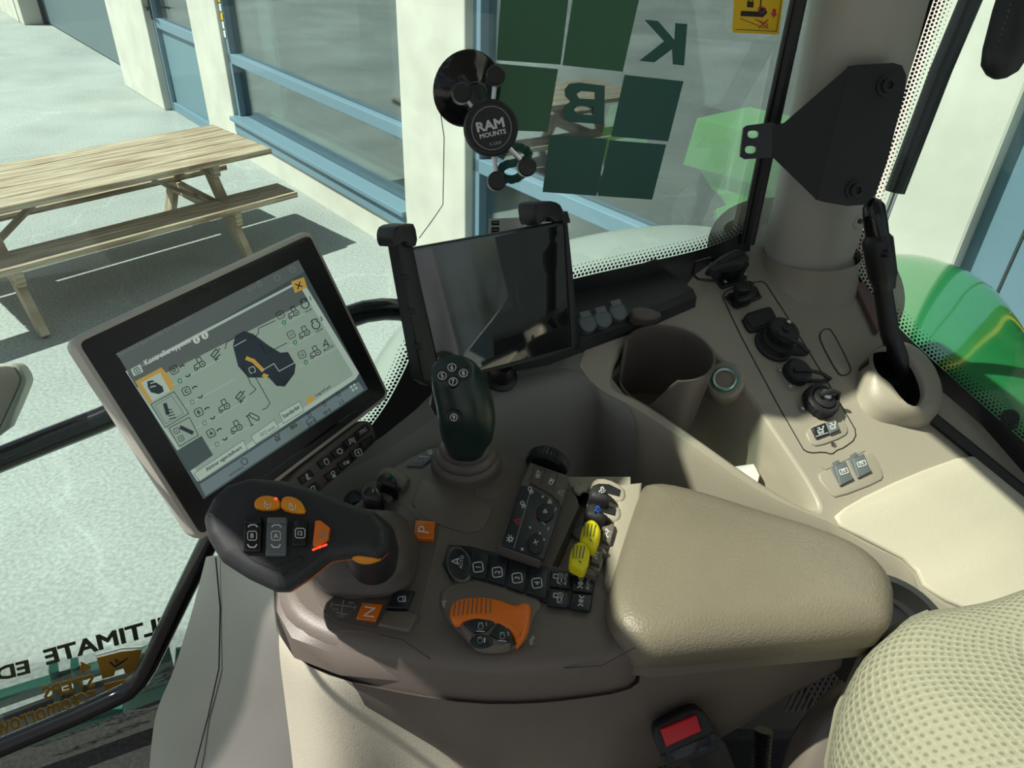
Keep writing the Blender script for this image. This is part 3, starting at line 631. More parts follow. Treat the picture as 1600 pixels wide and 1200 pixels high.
# seat-side ledge pad, a flat lighter panel
m = MB(); m.ppuck(PAN, [(1298, 812), (1330, 785), (1420, 742), (1520, 706), (1560, 722), (1640, 800), (1720, 900), (1760, 985), (1570, 975), (1450, 925), (1430, 880), (1360, 845)], .001, .006, .004, rnd=1); tag(m.build('ledge_panel', 'cream', sc_, smooth=50), 'pale cream flat ledge panel')
# wall of the bay by the console's near side, white paper at its foot
# bezel grooves round the socket strip: thin dark lines
def groove(name, fr, line, w=1.6, h=.0006, closed=True, parent=sc_, mt='blackprint', off=0):
    m = MB(); m.stroke(fr, line, w, h, 0, closed); return m.build(name, mt, parent, smooth=0)
groove('seam', PAN, chaikin([(1127, 468), (1135, 452), (1187, 438), (1200, 445), (1335, 665), (1338, 685), (1318, 700), (1308, 703), (1300, 710), (1288, 706), (1265, 708), (1252, 700)], 1))
groove('seam', PAN, chaikin([(1280, 520), (1290, 513), (1300, 515), (1328, 570), (1330, 582), (1318, 588), (1308, 583), (1282, 535)], 1))
m = MB(); m.ppuck(PAN, [(1282, 520), (1291, 515), (1299, 518), (1327, 571), (1327, 580), (1318, 586), (1309, 581), (1283, 533)], -.001, .0015, .001, rnd=1); m.build('access_cover', 'beige', sc_)
m = MB(); m.ppuck(PAN, [(1276, 742), (1290, 735), (1352, 705), (1366, 708), (1382, 742), (1376, 752), (1308, 778), (1298, 772)], -.001, .0022, .0018, rnd=1); m.ppuck(PAN, [(1284, 730), (1345, 700), (1352, 704), (1290, 734)], -.001, .001); m.build('socket_bezel', 'beige', sc_)
m = MB(); m.ppuck(PAN, [(1258, 672), (1300, 648), (1316, 650), (1327, 672), (1320, 682), (1278, 698), (1266, 692)], -.001, .0022, .0018, rnd=1); m.build('switch_bezel', 'beige', sc_)
# two-way rocker switch
sw = thing('rocker', PAN.hit(1290, 668), 'x', 'x'); COL.objects.unlink(sw); bpy.data.objects.remove(sw)
m = MB(); m.ppuck(PAN, [(1269, 668), (1290, 660), (1297, 677), (1277, 685)], 0, .006, .0015, 0, rnd=0); m.icon(PAN.up(.0062), 'load', (1283, 672), 12, 20, .0003, 1, 1.1)
m.stroke(PAN, [(1275, 682), (1294, 676)], .8, .0064, 1); sp = m.build('rocker_switch', ['navy', 'white'], sc_)
m = MB(); m.ppuck(PAN, [(1291, 660), (1306, 655), (1313, 671), (1298, 677)], 0, .008, .0015, 0); m.icon(PAN.up(.0082), 'load', (1302, 665), 12, 20, .0003, 1, 1.1); tag(m.build('rocker_switch', ['greycap', 'white'], sc_), 'grey half of the rocker switch')
m = MB(); m.lathe(PAN, PAN.px(1302, 695), [(.0042, 0), (.0042, .001), (.003, .0012), (.002, -.0005)], n=16); m.build('screw', 'taupe_d', sc_)
# twin USB caps
for i, (dx, dy) in enumerate(((0, 0), (28, -12))):
    m = MB(); m.ppuck(PAN, [(1298+dx, 730+dy), (1322+dx, 720+dy), (1332+dx, 745+dy), (1310+dx, 753+dy)], .001, .004, .0015); m.ppuck(PAN, [(1305+dx, 728+dy), (1318+dx, 722+dy), (1335+dx, 748+dy), (1314+dx, 758+dy)], .003, .0065, .0015)
    m.ppuck(PAN, [(1302+dx, 722+dy), (1310+dx, 718+dy), (1314+dx, 724+dy), (1306+dx, 728+dy)], .002, .0055, .001)
    m.icon(PAN.up(.007), 'display', (1318+dx, 736+dy), 6, 20, .0003, 1, .9); m.stroke(PAN.up(.007), [(1311+dx, 735+dy), (1323+dx, 731+dy), (1326+dx, 738+dy), (1314+dx, 742+dy)], 1.2, .0003, 1, True); m.build('usb_cover', ['greycap', 'white'], sc_)
# round sockets with strapped caps
def strap(m, pts, r, mi=0, sx=1): m.tube([PAN.hit(x, y, h) for x, y, h in pts], r, mi, n=8, sx=sx)
m = MB(); m.lathe(PAN, PAN.px(1208, 540), [(.031, 0), (.031, .004), (.027, .006), (.024, .012), (.024, .016)], n=36)
m.lathe(PAN, PAN.px(1212, 532), [(.0225, .012), (.0235, .016), (.0235, .028), (.020, .031), (.006, .031), (.006, .033), (.003, .034)], n=40, ridges=20, rd=.04); m.ppuck(PAN, [(1235, 535), (1262, 545), (1266, 552), (1258, 554), (1232, 552), (1225, 545)], .002, .007, .002, rnd=1)
strap(m, [(1214, 520, .034), (1232, 528, .034), (1250, 538, .028), (1263, 550, .012)], .0035); k = m.build('power_socket', 'matte', sc_)
m = MB(); m.lathe(PAN, PAN.px(1214, 524), [(.0035, .0335), (.0035, .036)], n=12); m.build('rivet', 'steel', k)
m = MB(); m.puck(PAN, PAN.pxs([(1212, 571), (1245, 560), (1264, 590), (1232, 612)]), 0, .002, .001); m.lathe(PAN, PAN.px(1241, 586), [(.0205, .002), (.0205, .014), (.017, .018), (.006, .018)], 1, n=40, ridges=20, rd=.04)
strap(m, [(1241, 578, .02), (1262, 578, .021), (1285, 584, .012), (1298, 592, .006), (1290, 596, .004), (1264, 595, .004)], .003, 1); k = m.build('data_socket', ['beige', 'matte'], sc_)
for x, y in ((1218, 580), (1248, 566), (1262, 593), (1233, 605)):
    m = MB(); m.lathe(PAN, PAN.px(x, y), [(.0032, 0), (.0032, .004), (.002, .005), (.0012, .003)], n=12); m.build('screw', 'steel', k)
m = MB(); m.lathe(PAN, PAN.px(1277, 632), [(.022, 0), (.0255, .004), (.0255, .016), (.023, .019), (.0185, .019), (.018, .013)], 0, n=40, ridges=20, rd=.05); m.lathe(PAN, PAN.px(1277, 632), [(.017, .012), (.017, .020), (.014, .022)], 0, n=32); 
strap(m, [(1281, 617, .026), (1300, 610, .03), (1311, 614, .028), (1308, 626, .014), (1298, 626, .004)], .0035, 0); k = m.build('strapped_socket', ['matte'], sc_)
m = MB(); m.lathe(PAN, PAN.px(1277, 630), [(.008, .021), (.008, .026), (.006, .027), (.004, .0275), (.0035, .0265)], 0, n=20); m.lathe(PAN, PAN.px(1252, 640), [(.0035, 0), (.0035, .005), (.002, .006)], n=12); m.build('rivet', 'steel', k)
# rectangular sockets at the top of the strip
m = MB(); m.ppuck(PAN, [(1133, 462), (1150, 455), (1155, 470), (1185, 455), (1190, 462), (1154, 481), (1147, 478)], 0, .004, .002); m.ppuck(PAN, [(1138, 458), (1182, 446), (1191, 464), (1154, 480)], 0, .004, .0015)
m.ppuck(PAN, [(1152, 453), (1158, 445), (1178, 444), (1184, 458), (1180, 466), (1158, 472), (1153, 466)], .004, .022, .004, rnd=1); m.ppuck(PAN, [(1150, 440), (1160, 436), (1180, 438), (1180, 450), (1162, 455), (1152, 450)], .022, .034, .004, rnd=1)
for i in range(4): m.stroke(PAN.up(.0344), [(1157+i*5, 440), (1159+i*5, 450)], 2, .0003, 1)
m.build('capped_outlet', ['black', 'blackprint'], sc_)
m = MB(); m.ppuck(PAN, [(1158, 492), (1200, 478), (1207, 480), (1217, 502), (1212, 508), (1178, 518), (1170, 516)], 0, .006, .0025, rnd=1); m.ppuck(PAN, [(1163, 494), (1198, 482), (1208, 502), (1177, 513)], .006, .008, .001); m.build('blank_socket', 'matte', sc_)
# ringed accessory socket in the bay wall
q = atd(1132, 593, PAN.hit(1128, 562, 0).dot(CF)-.02); f = Frame(q, GU, V((-.35, -.62, .72))); 
m = MB(); m.lathe(f, (0, 0), [(.0195, -.01), (.0195, .002), (.0175, .003)], 1, n=32, cap0=False, cap1=False); m.lathe(f, (0, 0), [(.0175, .003), (.016, .005), (.013, .004), (.012, -.012)], 0, n=32, cap0=False, cap1=True); m.lathe(f, (0, 0), [(.011, -.01), (.009, -.009), (.0035, -.004), (.003, -.002)], 2, n=12)
m.build('round_power_port', ['steel', 'greenprint', 'black'], sc_)
m = MB(); m.lathe(f, (0, 0), [(.028, -.05), (.028, -.004), (.024, 0)], n=36); m.build('port_mount', 'beige', sc_)
# cup holder: a round cup with a notch cut for a handle
m = MB(); cc = PAN.px(1040, 573); UP = Frame(PAN.w(*cc), GU, V((.05, -.12, 1))); R = .066; n = 56; prof_o = []
def cup(m, hole0, hole1):
    ang = [2*math.pi*k/n for k in range(n)]
    def topz(t):
        d = (math.degrees(t) % 360)
        if hole0 < d < hole1: u = min((d-hole0)/5, (hole1-d)/24); return .028-.055*min(1, u)
        return .028
    def L(r, hf): return [UP.w(r*math.cos(t), r*math.sin(t), hf(t)) for t in ang]
    rows = [L(R*.9, lambda t: -.125), L(R*.94, lambda t: -.07), L(R*.99, lambda t: topz(t)-.012), L(R, lambda t: topz(t)-.004), L(R*.985, lambda t: topz(t)), L(R*.94, lambda t: topz(t)), L(R*.915, lambda t: topz(t)-.004), L(R*.90, lambda t: topz(t)-.014), L(R*.86, lambda t: -.09), L(R*.8, lambda t: -.098)]
    m.loft(rows, cap1=True)
cup(m, 152, 242)
m.build('cup_holder', 'taupe', sc_, smooth=60)
m = MB(); m.puck(PAN, [PAN.px(x, y, -.055) for x, y in ((1100, 745), (1150, 728), (1178, 724), (1188, 742), (1180, 775), (1130, 780))], -.110, -.055, .002); tag(m.build('paper_pack', 'paper'), 'white paper pack lying in the side console bay behind the armrest lid', 'paper')
# boot for the tall lever
m = MB(); BF = Frame(PAN.hit(1412, 606), GU, PN); loops = []
oc = [(1336, 600), (1346, 562), (1370, 545), (1400, 538), (1430, 550), (1456, 578), (1470, 618), (1465, 652), (1440, 670), (1400, 664), (1364, 655), (1342, 632)]
oc2 = ccw(PAN.pxs(chaikin(oc, 2), 0)); inner = ccw(PAN.pxs(chaikin([(1360, 560), (1366, 548), (1390, 544), (1414, 554), (1430, 572), (1442, 600), (1444, 620), (1434, 636), (1416, 634), (1402, 616), (1392, 598), (1368, 584)], 2), .034))
def match(a, b):
    n_ = 44; 
    def rs(p):
        c = (sum(q[0] for q in p)/len(p), sum(q[1] for q in p)/len(p)); L = [0]; N = len(p)
        i0 = min(range(N), key=lambda i: abs(math.atan2(p[i][1]-c[1], p[i][0]-c[0]))); p = p[i0:]+p[:i0]
        for i in range(N): L.append(L[-1]+math.hypot(p[(i+1) % N][0]-p[i][0], p[(i+1) % N][1]-p[i][1]))
        o = []; j = 0
        for k in range(n_):
            t = L[-1]*k/n_
            while L[j+1] < t: j += 1
            u = (t-L[j])/max(1e-9, L[j+1]-L[j]); q = p[(j+1) % N]; o.append((p[j][0]*(1-u)+q[0]*u, p[j][1]*(1-u)+q[1]*u))
        return o
    return rs(a), rs(b)
A, B = match(oc2, inner)
mixp = lambda t: [(a[0]*(1-t)+b[0]*t, a[1]*(1-t)+b[1]*t) for a, b in zip(A, B)]
for t, h_ in ((-.12, -.003), (0, .003), (.12, .016), (.35, .028), (.65, .035), (.9, .037), (1, .034), (1.03, .028)): loops.append([PAN.w(a, b, h_) for a, b in mixp(t)])
m.loft(loops); m.build('lever_surround', 'beige', sc_, smooth=80)
m = MB(); m.loft([[PAN.w(a, b, .030) for a, b in mixp(1.0)], [PAN.w(a, b, .002) for a, b in mixp(1.0)]], cap1=True); m.build('lever_pit', 'gloss', sc_)
# lower right channel between console and rear glass
m = MB()
for (a, b, w_) in (((1440, 640), (1760, 900), .010),): m.tube([PAN.hit(*a, .004), PAN.hit(*b, .004)], w_, n=10)
m.build('edge_seal', 'seal', sc_)
m = MB(); m.ppuck(PAN, [(1335, 440), (1352, 440), (1386, 500), (1372, 520)], .002, .01, .002); m.build('lower_trim', 'brownred', sc_)

# black dashboard rail below the glass, with a row of flip caps
dr_ = thing('dash_rail', PAN.hit(1000, 500, -.02), 'black dashboard rail under the glass with a row of round flip caps', 'dashboard rail')
m = MB(); a = [(690, 560), (760, 575), (850, 558), (940, 525), (1010, 500), (1080, 470)]; P = [PAN.hit(x, y, .0) for x, y in a]
rows = [[p+V((0, 0, h_))-GN*o_ for p in P] for o_, h_ in ((-.012, -.01), (-.010, .012), (.0, .02), (.06, .022), (.10, .03))]
m.loft(rows, closed=False); m.build('rail', 'matte', dr_)
for i, (x, y) in enumerate(((918, 505), (942, 498), (966, 487))):
    f = Frame(PAN.hit(x, y, .03), GU, V((.25, -.6, .75))); m = MB(); m.lathe(f, (0, 0), [(.0135, -.01), (.0135, .002), (.012, .003), (.0115, .002), (.009, .002)], n=24); m.box(f.w(-.008, .008, -.01), f.u*.016, f.v*.009, f.n*.014); m.stroke(f, [(x-7, y), (x+6, y-3)], 1.2, .0026); m.build('flip_cap', 'greycap' if i else 'greycap', dr_)
m = MB(); m.ppuck(PAN, [(985, 480), (1010, 478), (1040, 490), (1020, 500), (990, 497)], .02, .035, .004, rnd=1); m.build('wedge_cover', 'taupe_d', dr_)
# black rotary isolator on a square plate
kb = thing('battery_connector', PAN.hit(1142, 432), 'black winged rotary connector on a square plate at the top of the socket strip', 'connector')
m = MB(); m.ppuck(PAN, [(1112, 428), (1150, 418), (1168, 432), (1166, 438), (1130, 450), (1127, 448)], 0, .004, .0015); m.build('base_plate', 'black', kb)
for x, y in ((1118, 428), (1161, 431), (1131, 443)):
    m = MB(); m.lathe(PAN, PAN.px(x, y), [(.003, .004), (.003, .006), (.0015, .007)], n=10); m.build('screw', 'steel', kb)
m = MB(); m.lathe(PAN, PAN.px(1141, 430), [(.017, .004), (.017, .02), (.0155, .024), (.0155, .034)], n=28); m.build('barrel', 'black', kb)
m = MB(); m.ppuck(PAN, [(1107, 416), (1117, 404), (1146, 388), (1160, 387), (1170, 397), (1174, 404), (1160, 412), (1138, 413), (1118, 421)], .034, .052, .006, rnd=1); m.ppuck(PAN, [(1122, 407), (1150, 394), (1158, 397), (1132, 409)], .052, .056, .002); m.build('wing_handle', 'matte', kb)
m = MB(); m.tube([PAN.hit(x, y, h_) for x, y, h_ in ((1120, 440, .01), (1090, 436, .01), (1082, 428, .03), (1086, 410, .05), (1110, 403, .04))], .0022, n=8); m.build('cable', 'black', kb)

# tall black lever standing in the surround
lv = thing('tall_lever', PAN.hit(1410, 590, -.02), 'tall slim black lever rising from the round surround beside the rear glass', 'lever')
pA = PAN.hit(1413, 600, -.01); pB = pA+V((-.052, .04, .18)); 
def lp(x, y, t): return atd(x, y, t)
t0 = pA.dot(CF); 
m = MB(); m.tube([lp(1416, 600, t0), lp(1408, 570, t0*.985), lp(1390, 520, t0*.97), lp(1375, 425, t0*.945)], [.0145, .0145, .014, .0135], n=20); m.build('shaft', 'black', lv)
m = MB(); m.tube([lp(1382, 450, t0*.95), lp(1380, 436, t0*.945), lp(1379, 430, t0*.944), lp(1371, 375, t0*.93), lp(1370, 368, t0*.93)], [.0155, .018, .0205, .0215, .017], n=24); m.build('sleeve', 'black', lv)
m = MB(); m.tube([lp(1371, 372, t0*.93), lp(1367, 340, t0*.92), lp(1365, 322, t0*.916), lp(1364.5, 314, t0*.914), lp(1364, 309, t0*.913)], [.0165, .0165, .015, .010, .003], n=24); m.build('grip', 'gloss', lv)
m = MB(); f = Frame(lp(1387, 396, t0*.915), CR, -CF+CR*.5); m.lathe(f, (0, 0), [(.0055, -.01), (.0055, .002), (.004, .004)], n=14); m.build('button', 'black', lv)
m = MB(); m.tube([lp(1420, 600, t0*.99), lp(1430, 625, t0*1.02)], .02, n=16); m.build('pivot', 'gloss', lv)
# ================================================================ the armrest console
cs = thing('armrest_console', CON.hit(760, 900), 'taupe armrest control console with key rows, orange throttle and padded lid', 'control console')
top_px = [(430, 925), (440, 900), (470, 872), (500, 835), (530, 795), (565, 770), (590, 735), (640, 703), (690, 688), (760, 690), (815, 708), (850, 705), (888, 735), (900, 758), (985, 752), (1010, 752), (1010, 1005), (985, 1022), (900, 1034), (830, 1040), (740, 1040), (640, 1026), (560, 1010), (490, 990), (448, 962)]
T = chaikin(top_px, 1)
bay = [(897, 764), (905, 790), (868, 872), (863, 884), (915, 897), (938, 880), (962, 770), (955, 762)]
m = MB()
# top skin with a rounded edge, then the sloping sides
tp = ccw(CON.pxs(T, 0)); L = []
for t in range(5):
    a = math.pi/2*t/4; L.append([CON.w(x, y, -.016*(1-math.sin(a))) for x, y in inset(tp, .016*(1-math.cos(a)))])
low = [[CON.w(x, y, -.052) for x, y in inset(tp, -.004)], [CON.w(x, y, -.056) for x, y in inset(tp, 0)]]
m.loft(low+L); nT = len(tp)
A = [V((*q, 0)) for q in inset(tp, .016)]; Hh = [V((*q, 0)) for q in CON.pxs(bay, 0)]; Hh = Hh[::-1] if area(Hh) > 0 else Hh
tri = tessellate_polygon([A, Hh]); al = A+Hh; ids = m.add([CON.w(p.x, p.y, 0) for p in al])
for t in tri: m.face([ids[i] for i in t])
bl = ccw(CON.pxs(bay, 0)); m.loft([[CON.w(x, y, 0) for x, y in bl], [CON.w(x, y, -.002) for x, y in inset(bl, .001)], [CON.w(x, y, -.022) for x, y in inset(bl, .002)]])
m.build('console_top', 'taupe', cs, smooth=50)
m = MB(); m.ppuck(CON, [(850, 745), (985, 745), (985, 915), (850, 905)], -.027, -.0215, 0); m.build('bay_floor', 'beige', cs)
m = MB(); m.ppuck(CON, [(957, 757), (1004, 752), (1000, 800), (985, 870), (958, 930), (945, 905), (948, 860), (966, 790)], -.004, .008, .004, rnd=0); m.build('lid_bezel', 'beige', cs)
# side skirt under the rim and the body that tapers to the foot
def P3(x, y, z): return atz(x, y, z)
m = MB()
r0 = [P3(x, y, -.612) for x, y in ((427, 945), (432, 985), (460, 1028), (531, 1055), (650, 1067), (767, 1070), (900, 1064), (1000, 1050), (1100, 1038), (1250, 1012), (1345, 990), (1385, 978))]
r00 = [p+V((.003 if i < 2 else 0, .003, .026)) for i, p in enumerate(r0)]
r1 = [p+V((.004 if i < 3 else 0, .010, -.006)) for i, p in enumerate(r0)]
m.loft([[p+V((.03 if i < 3 else 0, .02, .040)) for i, p in enumerate(r0)], r00, r0, r1, [p+V((.02 if i < 3 else 0, .03, -.008)) for i, p in enumerate(r0)]], closed=False)
tag(m.build('side_rim', 'taupe', cs, smooth=50))
m = MB()
ra = [p+V((0, .012, -.006)) for p in [P3(x, y, -.612) for x, y in ((531, 1055), (600, 1062), (700, 1069), (800, 1069), (900, 1064), (1000, 1050), (1120, 1033), (1250, 1012), (1380, 984))]]
rb = [P3(x, y, z) for x, y, z in ((560, 1083, -.65), (630, 1120, -.69), (715, 1150, -.74), (815, 1160, -.74), (905, 1162, -.74), (1000, 1150, -.74), (1100, 1115, -.73), (1230, 1062, -.70), (1370, 1000, -.64))]
rc = [P3(x, y, z) for x, y, z in ((580, 1098, -.68), (690, 1165, -.78), (760, 1215, -.85), (850, 1225, -.86), (930, 1225, -.86), (1010, 1205, -.86), (1120, 1155, -.82), (1235, 1080, -.74), (1372, 1006, -.66))]
rd = [p+V((.0, .10, -.01)) for p in rc]
m.patch([ra, rb, rc, rd], sub=4); tag(m.build('side_cover', 'taupe', cs, smooth=60))
groove('seam', wplane(0) if False else Frame(P3(800, 1045, -.59), (1, 0, 0), (0, -1, .15)), [(594, 992), (630, 1000), (680, 1035), (732, 1046), (850, 1046), (940, 1040), (992, 1012)], 1.2, .004, False, cs)
# pedestal skin in front, cream, and the grey column skin beside it
pd = thing('console_pedestal', P3(560, 1180, -1.0), 'pale cream curved pedestal panel under the front of the armrest console', 'panel')
m = MB(); m.patch([[P3(440, 930, -.64), P3(500, 960, -.64), P3(600, 1000, -.65), P3(720, 1060, -.68)],
  [P3(436, 1010, -.70), P3(500, 1040, -.68), P3(600, 1075, -.70), P3(720, 1140, -.76)],
  [P3(446, 1100, -.80), P3(510, 1120, -.76), P3(620, 1140, -.78), P3(730, 1190, -.83)],
  [P3(458, 1200, -.92), P3(530, 1210, -.86), P3(640, 1215, -.88), P3(740, 1240, -.90)],
  [P3(470, 1330, -1.06), P3(560, 1330, -1.04), P3(660, 1330, -1.05), P3(760, 1340, -1.06)]], sub=5)
m.build('skin', 'cream', pd, smooth=80)
gp_ = thing('column_panel', P3(330, 1150, -1.0), 'tall smooth grey front corner panel with a long curved seam, left of the armrest console', 'panel')
rowsg = [[(322, 870, -.74), (342, 868, -.70), (400, 875, -.66), (470, 900, -.64)], [(300, 955, -.80), (345, 950, -.76), (400, 960, -.71), (450, 975, -.68)], [(272, 1045, -.89), (342, 1040, -.84), (405, 1050, -.79), (456, 1060, -.76)], [(243, 1120, -.98), (330, 1120, -.92), (405, 1130, -.88), (466, 1140, -.84)], [(232, 1220, -1.06), (310, 1220, -1.03), (400, 1225, -.98), (475, 1225, -.94)], [(225, 1330, -1.10), (300, 1330, -1.10), (400, 1330, -1.06), (490, 1330, -1.04)]]
m = MB(); m.patch([[P3(*q) for q in r] for r in rowsg], sub=5); m.build('skin', 'grey', gp_, smooth=80)
m = MB(); m.tube([P3(*q)+V((0, -.001, .002)) for q in ((338, 872, -.70), (345, 950, -.76), (343, 1045, -.84), (326, 1120, -.922), (300, 1220, -1.03))], .0010, n=6); m.build('seam', 'seal', gp_)

# padded lid
LID = Frame((0, .5, -.548), (1, 0, 0), (0, 0, 1))
lid_px = [(1003, 752), (1012, 745), (1040, 744), (1090, 755), (1200, 789), (1290, 816), (1350, 842), (1386, 872), (1404, 905), (1404, 940), (1396, 962), (1370, 968), (1180, 985), (1060, 997), (1010, 998), (975, 984), (957, 960), (950, 930), (956, 900), (975, 835)]
lp_ = ccw(LID.pxs(chaikin(lid_px, 1), 0)); m = MB(); L = []
for h_, ins in ((-.046, .006), (-.043, 0), (-.020, -.001), (-.010, .002), (-.004, .008), (0, .018), (.003, .034), (.0045, .055)): L.append([LID.w(x, y, h_) for x, y in inset(lp_, ins)] if ins < .02 else None)
cx_ = sum(x for x, y in lp_)/len(lp_); cy_ = sum(y for x, y in lp_)/len(lp_)
b_ = inset(lp_, .014); L = L[:5]+[[LID.w(x, y, -.0005) for x, y in b_]]
for f_, h_ in ((.93, .0015), (.8, .003), (.5, .004), (.2, .0045)): L.append([LID.w(cx_+(x-cx_)*f_, cy_+(y-cy_)*f_, h_) for x, y in b_])
m.loft(L, cap0=True, cap1=True); tag(m.build('armrest_lid', 'lid', cs, smooth=70), 'padded olive beige armrest lid')
m = MB(); q = inset(lp_, .004); m.loft([[LID.w(x, y, -.066) for x, y in inset(q, .006)], [LID.w(x, y, -.062) for x, y in q], [LID.w(x, y, -.0475) for x, y in q], [LID.w(x, y, -.045) for x, y in inset(q, .004)]], cap0=True, cap1=True); m.build('lid_tray', 'taupe', cs, smooth=50)

# gear lever plate, park and neutral signs
m = MB(); gpx = [(488, 905), (492, 940), (512, 966), (545, 978), (600, 985), (640, 978), (655, 955), (668, 900), (690, 818), (672, 800), (600, 780), (540, 800), (500, 850)]
m.ppuck(CON, gpx, 0, .0012, .001, rnd=1); m.ppuck(CON, [(520, 810), (600, 775), (648, 800), (655, 815), (646, 850), (618, 905), (570, 935), (522, 930), (500, 905), (502, 850)], .001, .004, .002, rnd=2); m.build('lever_plate', 'taupe_d', cs)
m = MB(); m.ppuck(CON, [(649, 812), (680, 814), (677, 842), (645, 840)], .001, .006, .0015, 0); m.stroke(CON.up(.0064), [(653, 818), (675, 819), (673, 836), (651, 835)], 1, .0002, 1, True)
m.word(CON, 'P', (662, 827), 17, 82, .0068, 2, bold=0); tag(m.build('park_sign', ['orange', 'amber', 'white'], cs), 'orange P button')
m = MB(); m.ppuck(CON, [(566, 941), (598, 944), (587, 970), (556, 966)], .0012, .003, .001); m.word(CON, 'N', (577, 956), 17, 82, .0034, 1, bold=0); tag(m.build('neutral_sign', ['orange', 'white'], cs), 'orange N sign')
m = MB(); m.ppuck(CON, [(519, 934), (560, 940), (549, 966), (511, 960)], .0012, .0018, .0003)
for a_ in ([(518, 944), (556, 949)], [(537, 938), (533, 960)], [(525, 957), (542, 960)], [(519, 941), (517, 948)], [(556, 946), (554, 952)]): m.stroke(CON, a_, 1.6, .0021, 1)
for c_ in ((524, 952), (549, 942), (532, 963)): m.icon(CON, 'axle', c_, 9, 0, .0021, 1, 1)
m.build('shift_pattern', ['taupe_d', 'dimwhite'], cs)
m = MB(); m.ppuck(CON, [(616, 920), (648, 922), (636, 950), (604, 948)], .001, .007, .0015); m.icon(CON, 'lock', (627, 936), 14, 5, .0073, 1, 1.6); m.build('lock_key', ['navy', 'white'], cs)
m = MB(); m.ppuck(CON, [(603, 952), (640, 953), (655, 960), (640, 985), (590, 975)], 0, .005, .003); m.build('key_guard', 'taupe', cs)

# row of keys 1 to 4 and the small keys behind them
kr = MB(); kr.ppuck(CON, [(700, 850), (735, 852), (930, 905), (923, 953), (868, 944), (800, 922), (735, 905), (705, 905), (692, 880)], 0, .0035, .002, rnd=0); krow = kr.build('key_row', 'navy', cs)
for i, (x, y) in enumerate(((747, 886), (777, 894), (808, 903), (839, 911))):
    q = [(x-11, y-26), (x+17, y-19), (x+11+(2 if i else 0), y+17+i*2), (x-15, y+12+i)]
    if i == 0: q = [(738, 857), (764, 866), (758, 905), (733, 898)]
    if i == 1: q = [(768, 867), (793, 875), (788, 914), (762, 905)]
    if i == 2: q = [(797, 876), (824, 884), (818, 925), (792, 916)]
    if i == 3: q = [(828, 885), (858, 892), (852, 935), (822, 926)]
    m = MB(); m.ppuck(CON, q, .0035, .0065, .0015); m.icon(CON.up(.0066), 'box', (x, y), 15, 8, .0003, 1, 1.5); m.word(CON, str(i+1), (x, y), 8.5, 82, .0070, 1, bold=.03); m.build('key', ['navy', 'white'], krow)
for i, (cx0, cy0, ic, au) in enumerate(((876, 904, 'tractor', 1), (911, 911, 'axle', 1), (872, 934, 'tractor', 0), (908, 939, 'axle', 0))):
    q = [(cx0-15, cy0-13), (cx0+17, cy0-9), (cx0+14, cy0+15), (cx0-17, cy0+11)]
    m = MB(); m.ppuck(CON, q, .0035, .0062, .001); m.icon(CON.up(.0063), ic, (cx0-4 if au else cx0, cy0), 15, 82, .0003, 1, 1.5)
    if au: m.word(CON, 'AUTO', (cx0+8, cy0+1), 5, 82, .0067, 1, bold=.02)
    m.build('key', ['navy', 'white'], krow)
m = MB(); oval = [(718+20*math.cos(t)+5*math.sin(t), 880+28*math.sin(t)) for t in [2*math.pi*k/28 for k in range(28)]]
m.ppuck(CON, oval, 0, .0065, .003); m.build('oval_rim', 'taupe', cs, smooth=60)
m = MB(); m.ppuck(CON, [(718+(x-718)*.84, 880+(y-880)*.86) for x, y in oval], .006, .0078, .001); m.icon(CON.up(.0079), 'nav', (712, 877), 13, 90, .0003, 1, 1.6); m.word(CON, 'AUTO', (721, 878), 5.5, 82, .0082, 1, bold=.02); tag(m.build('oval_button', ['navy', 'white'], cs), 'oval AUTO button')

# orange thumb-wheel throttle in its scooped surround
m = MB(); m.ppuck(CON, [(686, 925), (700, 912), (745, 902), (800, 905), (835, 925), (850, 945), (835, 960), (825, 1000), (790, 1018), (745, 1012), (705, 975), (690, 950)], 0, .003, .003, rnd=2); m.build('throttle_surround', 'taupe', cs, smooth=60)
m = MB(); f = CON
out = [(702, 950), (708, 936), (745, 929), (780, 934), (806, 945), (816, 938), (831, 942), (829, 962), (825, 985), (812, 1004), (806, 1007), (808, 1000), (800, 985), (782, 974), (755, 966), (728, 967), (714, 974), (704, 964)]
m.ppuck(f, out, .009, .016, .004, 0, rnd=1)
for i in range(9):
    x = 712+i*6.8; m.stroke(f, [(x, 940-.6*i if i < 4 else 933+(i-4)*1.0), (x-3.5+.4*i, 962-1.0*i if i < 4 else 958)], 1.7, .0163, 1)
m.build('throttle_wheel', ['orange', 'taupe_d'], cs, smooth=60)
m = MB(); m.ppuck(CON, [(712, 970), (740, 962), (770, 966), (795, 978), (803, 1000), (795, 1010), (760, 1012), (740, 1006)], .003, .012, .003, rnd=1); tk = m.build('throttle_keypad', 'taupe', cs)
for q, c, s_ in (([(724, 972), (744, 965), (775, 969), (760, 985), (742, 988)], (751, 978), '1'), ([(778, 972), (797, 984), (802, 1002), (783, 1000), (765, 990)], (785, 993), '2')):
    m = MB(); m.ppuck(CON, q, .012, .0145, .001); m.icon(CON.up(.0147), 'engine', c, 11, 3, .0002, 1, 1.5); m.word(CON, s_, (c[0]+9, c[1]-3), 6, 5, .0149, 1, bold=.02); m.stroke(CON.up(.0147), [(c[0]-6, c[1]+8), (c[0]+6, c[1]+9)], 1.3, .0002, 1); m.build('key', ['navy', 'white'], tk)
